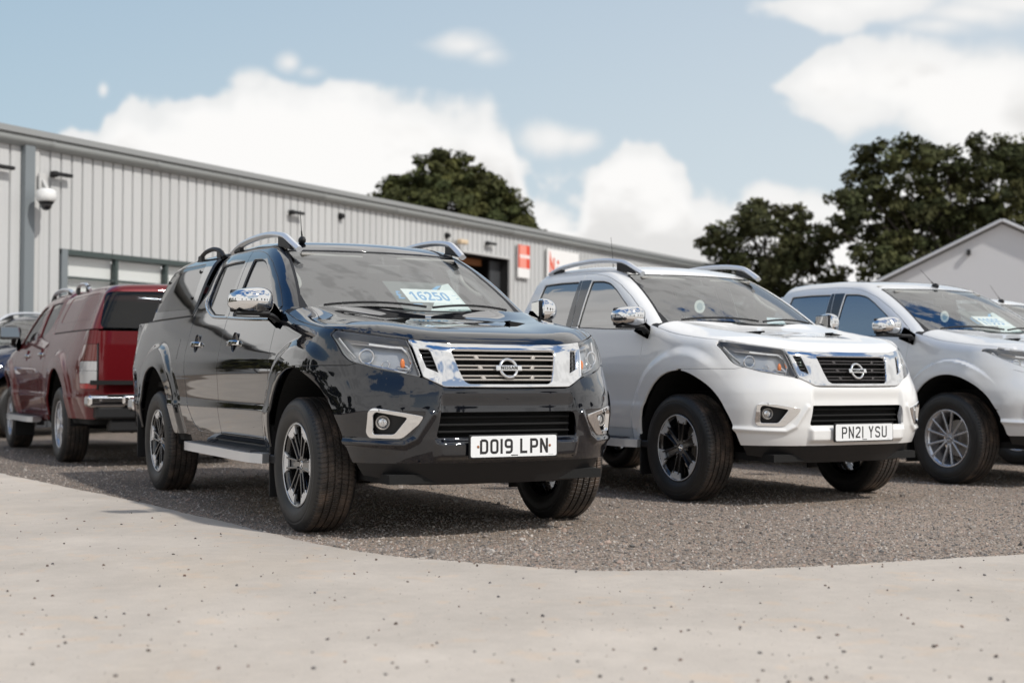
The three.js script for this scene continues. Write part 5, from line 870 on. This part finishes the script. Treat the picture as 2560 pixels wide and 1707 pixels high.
// ---------------------------------------------------------------- the long metal-clad building behind
const cladM = std('pale_cladding', L(0.545, 0.55, 0.548), 0.55), gutterM = std('grey_gutter', L(0.34, 0.355, 0.35), 0.45), frameM = std('green_grey_frame', L(0.055, 0.075, 0.072), 0.5), postM = std('grey_flashing', L(0.20, 0.225, 0.24), 0.5), darkM = std('dark_interior', L(0.02, 0.02, 0.021), 0.9), lightM = std('pale_trim', L(0.55, 0.55, 0.54), 0.5);
{
  const b = thing('warehouse', 'long pale metal-clad warehouse with grey gutter behind the pickups', 'building');
  b.position.set(-7.55, 0, -22.95); b.rotation.y = 60.2 * Math.PI / 180;
  const PITCH = 0.2333, SHEET = PITCH * 4, cache = {};
  const sheet = (y0, y1, n = 4) => cache[[y0, y1, n]] ??= (() => {   // trapezoid ribs
    const pr = []; for (let k = 0; k < n; k++) { const x = k * PITCH; pr.push([x, 0], [x + 0.006, -0.042], [x + 0.034, -0.042], [x + 0.044, 0], [x + 0.130, 0.0], [x + 0.136, 0.004], [x + 0.142, 0]); } pr.push([n * PITCH, 0]);
    const pos = [], nn = pr.length; for (let i = 0; i < nn - 1; i++) { const [a, za] = pr[i], [c, zc] = pr[i + 1]; pos.push(a, y0, za, c, y0, zc, c, y1, zc, a, y0, za, c, y1, zc, a, y1, za); }
    const g = new THREE.BufferGeometry(); g.setAttribute('position', new THREE.Float32BufferAttribute(pos, 3)); g.setAttribute('uv', new THREE.Float32BufferAttribute(new Float32Array(pos.length / 3 * 2), 2)); g.computeVertexNormals(); return g;
  })();
  const tones = [0, 1, 2, 3].map((k) => { const m = cladM.clone(); m.color.multiplyScalar(0.96 + 0.025 * k); m.name = 'cladding_' + k; return m; }), R = rng(41);
  const put = (x, y0, y1, n = 4) => { const m = mesh('cladding_sheet', sheet(y0, y1, n), tones[Math.floor(R() * 4)], b); m.position.x = x; };
  const T = 4.66;
  for (let k = 0; k < 2; k++) put(-0.74 - (k + 1) * SHEET, 0, T);                     // left of the downpipe
  put(-0.62, 0, T, 2);
  const x0 = -0.62 + 2 * PITCH;                                                              // -0.153
  for (let k = 0; k < 6; k++) put(x0 + k * SHEET, 2.985, T);                                 // over the glazing, to 5.45
  const x1 = x0 + 6 * SHEET;
  for (let k = 0; k < 7; k++) put(x1 + k * SHEET, 0, T);                                     // to 11.98
  const x2 = x1 + 7 * SHEET; put(x2, 0, T, 2);                                               // to 12.45
  const x3 = x2 + 2 * PITCH; for (let k = 0; k < 2; k++) put(x3 + k * SHEET, 3.97, T); put(x3 + 2 * SHEET, 3.97, T, 3);
  const x4 = x3 + 2 * SHEET + 3 * PITCH; for (let k = 0; k < 17; k++) put(x4 + k * SHEET, 0, T);
  const xEnd = x4 + 17 * SHEET, xStart = -0.74 - 2 * SHEET;
  // carcass: end walls, back, roof
  mesh('end_wall', rawbox(0.1, T, 17, xStart + 0.05, T / 2, -8.6), cladM, b); mesh('end_wall', rawbox(0.1, T, 17, xEnd - 0.05, T / 2, -8.6), cladM, b); mesh('back_wall', rawbox(xEnd - xStart - 0.2, T, 0.1, (xStart + xEnd) / 2, T / 2, -17.1), cladM, b);
  const roof = mesh('roof', rawbox(xEnd - xStart + 0.3, 0.10, 17.6).rotateX(0.0), std('grey_roof', L(0.30, 0.31, 0.31), 0.6), b); roof.position.set((xStart + xEnd) / 2, 4.80 + 0.02, -8.6);
  // gutter: a run of half-round lengths with joints
  const gp = []; for (let i = 0; i <= 12; i++) { const a = -Math.PI * 0.5 + Math.PI * i / 12; gp.push([Math.cos(a) * 0.13 + 0.03, 4.715 + Math.sin(a) * 0.115]); }
  const gs = [[-0.10, 4.60], ...gp, [-0.10, 4.83]].map(([z, y]) => [z, y]);
  const glen = (a, c) => { const pos = [], n = gs.length; for (let i = 0; i < n; i++) { const [z0, y0] = gs[i], [z1, y1] = gs[(i + 1) % n]; pos.push(a, y0, z0, c, y0, z0, c, y1, z1, a, y0, z0, c, y1, z1, a, y1, z1); } const g = new THREE.BufferGeometry(); g.setAttribute('position', new THREE.Float32BufferAttribute(pos, 3)); g.computeVertexNormals(); return toCreasedNormals(g, 0.6); };
  let xa = xStart - 0.1, gk = 0; for (const xb of [-0.43, 1.98, 4.16, 6.9, 9.6, 12.3, 15, 17.7, 20.4, 23.1, 25.8, 28.5, xEnd + 0.1]) { const m = gutterM.clone(); m.color.multiplyScalar(0.93 + 0.14 * R()); mesh('gutter', glen(xa, xb), m, b); const c = mesh('gutter_joint', glen(xb - 0.03, xb + 0.03), gutterM, b); c.scale.set(1, 1.0, 1.06); xa = xb; gk++; }
  // downpipe casing on the left
  mesh('corner_post', rawbox(0.20, 4.62, 0.16, -0.86, 2.31, 0.02), postM, b); mesh('corner_trim', rawbox(0.14, 4.62, 0.05, -0.69, 2.31, 0.015), lightM, b);
  // glazed shop front
  const f0 = -0.13, f1 = x1 - 0.02;
  mesh('frame', [rawbox(f1 - f0, 0.09, 0.12, (f0 + f1) / 2, 2.945, -0.02)], frameM, b); mesh('jamb', rawbox(0.13, 2.98, 0.13, f0 + 0.065, 1.49, -0.02), postM, b);
  for (const x of [1.13, 2.36, 3.59, 4.82]) mesh('mullion', rawbox(0.065, 2.90, 0.10, x, 1.45, -0.03), frameM, b);
  const paneM = phys('shop_glass', L(0.97, 0.98, 0.98), 0.0, { transmission: 1, thickness: 0, ior: 1.52 }), blindM = std('white_blind', L(0.80, 0.79, 0.77), 0.8);
  const cuts = [0.0, 1.13, 2.36, 3.59, 4.82, f1];
  for (let k = 0; k < 5; k++) { const w = cuts[k + 1] - cuts[k] - 0.05, x = (cuts[k] + cuts[k + 1]) / 2; if (w < 0.2) continue; mesh('pane', rawbox(w, 0.38, 0.006, x, 2.725, -0.04), paneM, b); mesh('pane', rawbox(w, 2.4, 0.006, x, 1.30, -0.04), paneM, b); mesh('transom', rawbox(w, 0.04, 0.08, x, 2.52, -0.035), frameM, b); mesh('blind', rawbox(w, 2.8, 0.01, x, 1.48, -0.12), blindM, b); }
  // roller-door opening
  const d0 = x3, d1 = x3 + 2 * SHEET + 3 * PITCH;
  mesh('door_lining', [rawbox(0.05, 3.97, 5, d0 - 0.025, 1.985, -2.5), rawbox(0.05, 3.97, 5, d1 + 0.025, 1.985, -2.5), rawbox(d1 - d0, 0.05, 5, (d0 + d1) / 2, 4.0, -2.5), rawbox(d1 - d0 + 0.1, 4, 0.05, (d0 + d1) / 2, 2, -5.02)], darkM, b);
  mesh('door_lintel', rawbox(1.95, 0.17, 0.12, d0 + 0.99, 3.84, -0.55), std('orange_beam', L(0.30, 0.115, 0.035), 0.7), b);
  mesh('side_panel', rawbox(0.52, 3.9, 0.06, d1 - 0.27, 1.95, -0.30), std('charcoal_panel', L(0.05, 0.053, 0.058), 0.6), b);
  mesh('door_trim', [rawbox(0.14, 4.0, 0.06, d0 - 0.06, 2.0, 0.01), rawbox(0.12, 4.0, 0.06, d1 + 0.05, 2.0, 0.01), rawbox(d1 - d0, 0.06, 0.05, (d0 + d1) / 2, 3.99, 0.0)], lightM, b);
  // fittings fixed to the wall
  const q = new THREE.Matrix4(); b.updateMatrixWorld(true);
  const fit = (name, label, cat, x, y, z, grp) => { const o = thing(name, label, cat, grp); o.position.copy(new THREE.Vector3(x, y, z).applyMatrix4(b.matrixWorld)); o.rotation.y = b.rotation.y; return o; };
  [[-1.42, 4.19, 'slim black wall light at the left edge, left of the grey corner post'], [-0.22, 4.22, 'slim black wall light just right of the grey corner post'], [6.0, 4.24, 'slim black wall light above the black pickup roof'], [13.91, 4.28, 'slim black wall light above the dark roller-door opening']].forEach(([x, y, l]) => { const o = fit('wall_light', l, 'wall light', x, y, 0.02, 'wall lights along the warehouse'); mesh('lamp_body', box(0.42, 0.06, 0.09, 0, 0, 0.10, 0.015), M.plastic, o); mesh('bracket', box(0.08, 0.10, 0.12, -0.10, 0, 0.03, 0.01), M.plastic, o); });
  [[7.62, 4.34, 'small round black vent on the cladding above the black pickup roof', 'vent'], [11.92, 4.31, 'small round black vent left of the roller door', 'vent']].forEach(([x, y, l, c]) => { const o = fit('wall_vent', l, c, x, y, 0.0, 'round vents on the warehouse'); mesh('vent_cowl', cyl([0, 0, 0], [0, 0, 0.10], 0.065, 0.055, 20), M.plastic, o); mesh('vent_flange', cyl([0, 0, 0], [0, 0, 0.02], 0.08, 0.08, 20), M.plastic, o); });
  { const o = fit('floodlight', 'small cream floodlight on a bracket beside the roller-door opening', 'floodlight', 12.35, 4.17, 0.02); mesh('lamp_head', box(0.34, 0.12, 0.14, 0.05, 0.02, 0.16, 0.03), std('cream_casing', L(0.70, 0.55, 0.38), 0.5), o); mesh('bracket', [box(0.30, 0.03, 0.05, -0.15, 0.05, 0.08, 0.01), box(0.05, 0.12, 0.12, 0, 0, 0.05, 0.01)], lightM, o); }
  { const o = fit('dome_camera', 'white dome security camera on the grey corner post', 'security camera', -0.72, 3.70, 0.10);
    mesh('camera_housing', lathe([[0.0, 0.20], [0.10, 0.195], [0.155, 0.16], [0.165, 0.06], [0.15, 0.0], [0.12, -0.02], [0, -0.02]], 36).translate(-0.07, 0, 0.30), M.white, o); mesh('camera_collar', cyl([-0.07, -0.02, 0.30], [-0.07, -0.06, 0.30], 0.125, 0.10, 32), M.plastic, o); mesh('camera_dome', new THREE.SphereGeometry(0.092, 28, 16).translate(-0.07, -0.07, 0.30), M.gloss, o); mesh('wall_arm', [bar([0.10, 0.38, 0.02], [0.10, 0.08, 0.20], 0.05, 0.05), bar([0.10, 0.08, 0.20], [-0.02, 0.10, 0.30], 0.045, 0.045), box(0.14, 0.26, 0.04, 0.10, 0.36, 0, 0.01)], lightM, o); }
  // signs
  { const o = fit('wall_sign', 'tall red sign with a white foot beside the roller-door opening', 'sign', 15.66, 0, 0.05);
    const t = canvasTexture(256, 360, (c, w, h) => { c.fillStyle = '#f1f0ee'; c.fillRect(0, 0, w, h); c.fillStyle = '#e2472b'; c.fillRect(0, 0, w, 255); c.fillStyle = 'rgba(255,225,218,0.55)'; c.fillRect(34, 4, 150, 250); c.fillStyle = '#f3e2de'; c.fillRect(34, 106, w - 34, 38); c.fillStyle = '#c23a22'; c.fillRect(0, 0, 26, 255); });
    mesh('sign_board', box(0.66, 0.90, 0.05, 0, 3.95, 0.02, 0.008), lightM, o); const f = new THREE.PlaneGeometry(0.64, 0.88).translate(0, 3.95, 0.047); mesh('sign_face', f, std('sign_print', 0xffffff, 0.5, { map: t }), o); }
  { const o = fit('wall_banner', 'white banner with red lettering behind the white pickup roof rail', 'banner', 17.95, 0, 0.05);
    const t = canvasTexture(512, 300, (c, w, h) => { c.fillStyle = '#f3f2f0'; c.fillRect(0, 0, w, h); c.strokeStyle = '#e2552f'; c.lineWidth = 24; c.beginPath(); c.moveTo(46, 190); c.lineTo(46, 62); c.lineTo(104, 190); c.lineTo(104, 62); c.stroke(); c.fillStyle = '#dc4a28'; c.beginPath(); c.arc(170, 92, 17, 0, 7); c.fill(); c.fillRect(150, 130, 40, 60); c.fillRect(0 + 300, 150, 190, 110); c.fillStyle = '#f3d8d0'; for (const x of [345, 400, 452]) c.fillRect(x, 170, 14, 70); });
    mesh('banner_frame', box(1.95, 1.12, 0.04, 0, 3.86, 0.02, 0.006), lightM, o); mesh('banner_face', new THREE.PlaneGeometry(1.92, 1.10).translate(0, 3.86, 0.042), std('banner_print', 0xffffff, 0.55, { map: t }), o); }
}
// the rendered gable on the right
{
  const o = thing('grey_gable_house', 'plain grey rendered gable end rising behind the silver pickup', 'building'); o.position.set(12.65, 0, -35); o.rotation.y = -0.33;
  const ren = std('grey_render', L(0.60, 0.605, 0.625), 0.9), W = 5.2, S = 0.49, AY = 4.83, EY = AY - W * S;
  mesh('gable_wall', extrude([[-W, 0], [W, 0], [W, EY], [0, AY], [-W, EY]], 0.25, 0).translate(0, 0, -0.25), ren, o); mesh('side_wall', [rawbox(0.25, EY, 9, -W + 0.125, EY / 2, -4.76), rawbox(0.25, EY, 9, W - 0.125, EY / 2, -4.76)], ren, o);
  for (const s of [-1, 1]) { const a = [0, AY + 0.10, 0], c = [s * (W + 0.35), AY + 0.10 - (W + 0.35) * S, 0]; mesh('roof_slope', bar([(a[0] + c[0]) / 2, (a[1] + c[1]) / 2, 0.10], [(a[0] + c[0]) / 2, (a[1] + c[1]) / 2, -9.4], Math.hypot(c[0], a[1] - c[1]), 0.09, [s * S, 1, 0]), std('grey_sheet_roof', L(0.45, 0.455, 0.47), 0.6), o); mesh('verge', bar([a[0], a[1] - 0.02, 0.115], [c[0], c[1] - 0.02, 0.115], 0.035, 0.15, [0, 0, 1]).translate(0, 0, 0), std('verge_trim', L(0.55, 0.555, 0.575), 0.5), o); }
  mesh('wall_fixing', box(0.10, 0.14, 0.14, -0.82, 4.12, 0.06, 0.02), M.plastic, o);
}

// ---------------------------------------------------------------- trees
const barkM = std('bark', L(0.055, 0.045, 0.035), 0.95);
const leafM = (name, c) => phys(name, 0xffffff, 0.75, { vertexColors: true, specularIntensity: 0.35, side: THREE.DoubleSide });
const leafMat = leafM('leaves');
function crown(lobes, seed, leaf = 0.16, per = 560, tint = [0.066, 0.080, 0.030]) {
  const R = rng(seed), pos = [], col = [], nor = [], v = new THREE.Vector3(), n = new THREE.Vector3(), a = new THREE.Vector3(), b = new THREE.Vector3(), up = new THREE.Vector3();
  const twigs = [];
  for (const [lx, ly, lr, lz = (R() - 0.5) * 1.6] of lobes) {
    const clumps = Math.round(6 + 20 * lr * lr);
    for (let c = 0; c < clumps; c++) {
      do v.set(R() * 2 - 1, R() * 2 - 1, R() * 2 - 1); while (v.lengthSq() > 1 || v.lengthSq() < 0.02);
      v.normalize().multiplyScalar(0.35 + 0.65 * Math.pow(R(), 0.6)); const out = v.clone().normalize();
      const cx = lx + v.x * lr * 1.02, cy = ly + v.y * lr * 0.92, cz = lz + v.z * lr, cr = 0.16 + 0.26 * R() * Math.min(1, lr), shade = 0.62 + 0.6 * R(), yel = R();
      twigs.push([lx, ly, lz, cx, cy, cz]);
      const m = Math.round(per * (0.22 + cr) * 0.16);
      for (let i = 0; i < m; i++) {
        do b.set(R() * 2 - 1, R() * 2 - 1, R() * 2 - 1); while (b.lengthSq() > 1);
        const px = cx + b.x * cr * 1.25, py = cy + b.y * cr * 0.8, pz = cz + b.z * cr * 1.25, s = leaf * (0.6 + 0.8 * R());
        n.set(R() * 2 - 1, R() * 1.6 - 0.3, R() * 2 - 1).addScaledVector(out, 0.7).normalize(); a.set(R() - 0.5, R() - 0.5, R() - 0.5).cross(n).normalize(); up.copy(n).cross(a);
        const P = (u, w) => [px + a.x * u * s + up.x * w * s, py + a.y * u * s + up.y * w * s, pz + a.z * u * s + up.z * w * s], q = [P(0, -0.5), P(0.32, -0.05), P(0, 0.55), P(-0.32, -0.05)];
        for (const k of [0, 1, 2, 0, 2, 3]) { pos.push(...q[k]); nor.push(n.x, n.y, n.z); const w = shade * (0.8 + 0.4 * hash2(i, c, seed)); col.push(tint[0] * w * (1 + 0.35 * yel), tint[1] * w * (1 + 0.12 * yel), tint[2] * w); }
      }
    }
  }
  const g = new THREE.BufferGeometry(); g.setAttribute('position', new THREE.Float32BufferAttribute(pos, 3)); g.setAttribute('normal', new THREE.Float32BufferAttribute(nor, 3)); g.setAttribute('color', new THREE.Float32BufferAttribute(col, 3));
  return { g, twigs };
}
function tree(label, x, z, lobes, seed, o = {}) {
  const t = thing('tree', label, 'tree', o.group); t.position.set(x, 0, z);
  const { g, twigs } = crown(lobes, seed, o.leaf, o.per, o.tint), top = Math.max(...lobes.map((l) => l[1])), R = rng(seed + 9);
  const h = top * 0.72, limbs = [];
  const trunk = tube([[0, -0.2, 0], [0.05, h * 0.35, 0.03], [-0.08, h * 0.7, 0], [0.02, h, 0.02]], o.trunk ?? 0.20, 14, 9);
  { const p = trunk.attributes.position; for (let i = 0; i < p.count; i++) { const k = 1 - 0.72 * clamp(p.getY(i) / h), s = 1 / (1); p.setX(i, p.getX(i) * k * s + 0); p.setZ(i, p.getZ(i) * k); } }
  for (const [lx, ly, lr] of lobes) { const y0 = h * (0.35 + 0.5 * R()); limbs.push(cyl([0, Math.min(y0, ly - 0.1), 0], [lx, ly, 0], 0.07, 0.02, 6)); }
  for (let i = 0; i < twigs.length; i += 3) { const w = twigs[i]; limbs.push(cyl(w.slice(0, 3), w.slice(3), 0.018, 0.006, 4)); }
  mesh('trunk', [trunk, ...limbs], barkM, t); mesh('crown', g, leafMat, t);
  return t;
}
const rel = (l, x) => l.map(([a, y, r]) => [a - x, y, r]);
const treeA = tree('broad dark green tree rising above the warehouse roof', -2.6, -58, rel([[-3.33, 9.4, 1.33], [-2.22, 9.65, 1.06], [-1.45, 9.14, 1.02], [-4.61, 8.71, 1.02], [-4.09, 8.03, 1.54], [-2.56, 8.03, 1.88], [-1.11, 8.2, 1.28], [-0.34, 7.52, 1.19], [0.51, 7.18, 0.72], [-5.46, 8.2, 0.68], [-2.73, 5.98, 2.56], [0.6, 6.4, 1.2], [-5.0, 6.4, 1.5]], -2.6), 11, { trunk: 0.35, per: 900, leaf: 0.20 });
const treeB = tree('smaller loose-crowned tree between the white and silver pickups', 9.2, -48, rel([[8.82, 6.73, 0.59], [8.33, 6.44, 0.59], [9.32, 6.37, 0.78], [9.95, 6.44, 0.54], [7.62, 5.53, 0.88], [7.06, 5.67, 0.51], [8.75, 5.39, 1.34], [10.16, 5.39, 1.06], [10.87, 5.1, 0.78], [9.32, 4.26, 1.55], [7.76, 4.4, 0.99], [11.29, 4.4, 0.56], [9, 3, 1.6]], 9.2), 23, { per: 620, leaf: 0.17, tint: [0.052, 0.060, 0.025] });
const treeC = tree('large dark tree behind the grey gable on the right', 15.2, -46, rel([[12.45, 8.17, 0.81], [13.66, 8.38, 0.81], [14.75, 8.31, 0.74], [15.96, 8.31, 0.84], [17.05, 8.17, 0.95], [12.04, 7.23, 0.88], [13.53, 7.09, 1.35], [15.15, 7.09, 1.49], [16.78, 7.09, 1.49], [11.36, 6.75, 0.57], [11.09, 5.81, 0.57], [12.45, 5.87, 1.08], [14.07, 5.74, 1.62], [12.31, 4.79, 0.81], [15.83, 5.47, 1.49], [13.53, 4.39, 1.22], [18.13, 7.5, 1.49], [17.86, 6.01, 1.49], [12.6, 3.4, 0.9]], 15.2), 37, { trunk: 0.35, per: 720, leaf: 0.18, tint: [0.054, 0.064, 0.026] });
// trees round the yard that the shiny bodywork mirrors
function copyTree(src, x, z, s, turn, label) { const t = src.clone(); t.name = numbered('tree'); t.position.set(x, 0, z); t.scale.setScalar(s); t.rotation.y = turn; t.userData = { label, category: 'tree', group: 'trees round the yard outside the picture' }; scene.add(t); return t; }
const where = ['beyond the left end of the warehouse', 'far left beside the hedge', 'far left behind the hedge', 'left of the camera past the hedge end', 'farthest left beyond the road bend', 'right of the camera across the road', 'behind the camera to the right', 'behind the camera near the middle', 'behind the camera just left of the middle', 'behind the camera to the left', 'far right beyond the gable house', 'farthest right behind the far pickup', 'behind the camera, smallest of the right group'];
[[-30, -18, 0.75, 1], [-36, -6, 0.85, 2], [-42, -14, 0.9, 0.4], [-34, 4, 0.8, 3], [-46, -32, 0.9, 1.7], [38, 8, 0.9, 2.1], [30, 24, 0.85, 0.7], [14, 36, 0.9, 3.3], [-6, 40, 0.85, 1.2], [-22, 30, 0.9, 4.1], [46, -6, 0.9, 5], [48, -22, 0.8, 2.6], [22, 32, 0.75, 5.5]].forEach(([x, z, s, r], i) => copyTree(i % 2 ? treeA : treeC, x, z, s, r, 'yard-edge tree ' + where[i]));

// a tall clipped-back hedge along the far side of the yard, left of the building
{
  const lobes = []; const R = rng(91); for (let i = 0; i < 46; i++) lobes.push([(i - 23) * 1.05 + R() * 0.4, 1.0 + 1.6 * R(), 0.95 + 0.35 * R(), (R() - 0.5) * 0.8]);
  const h = thing('hedge', 'tall dark hedge beyond the left end of the warehouse, mirrored in the black doors', 'hedge'); h.position.set(-25, 0, -13); h.rotation.y = 1.25;
  const { g } = crown(lobes, 93, 0.30, 300, [0.055, 0.060, 0.024]); mesh('foliage', g, leafMat, h); mesh('stems', span(-22, 22, 22).map((x) => cyl([x, 0, 0], [x + 0.2, 1.6, 0], 0.05, 0.03, 6)), barkM, h);
}

renderer.render(scene, camera);
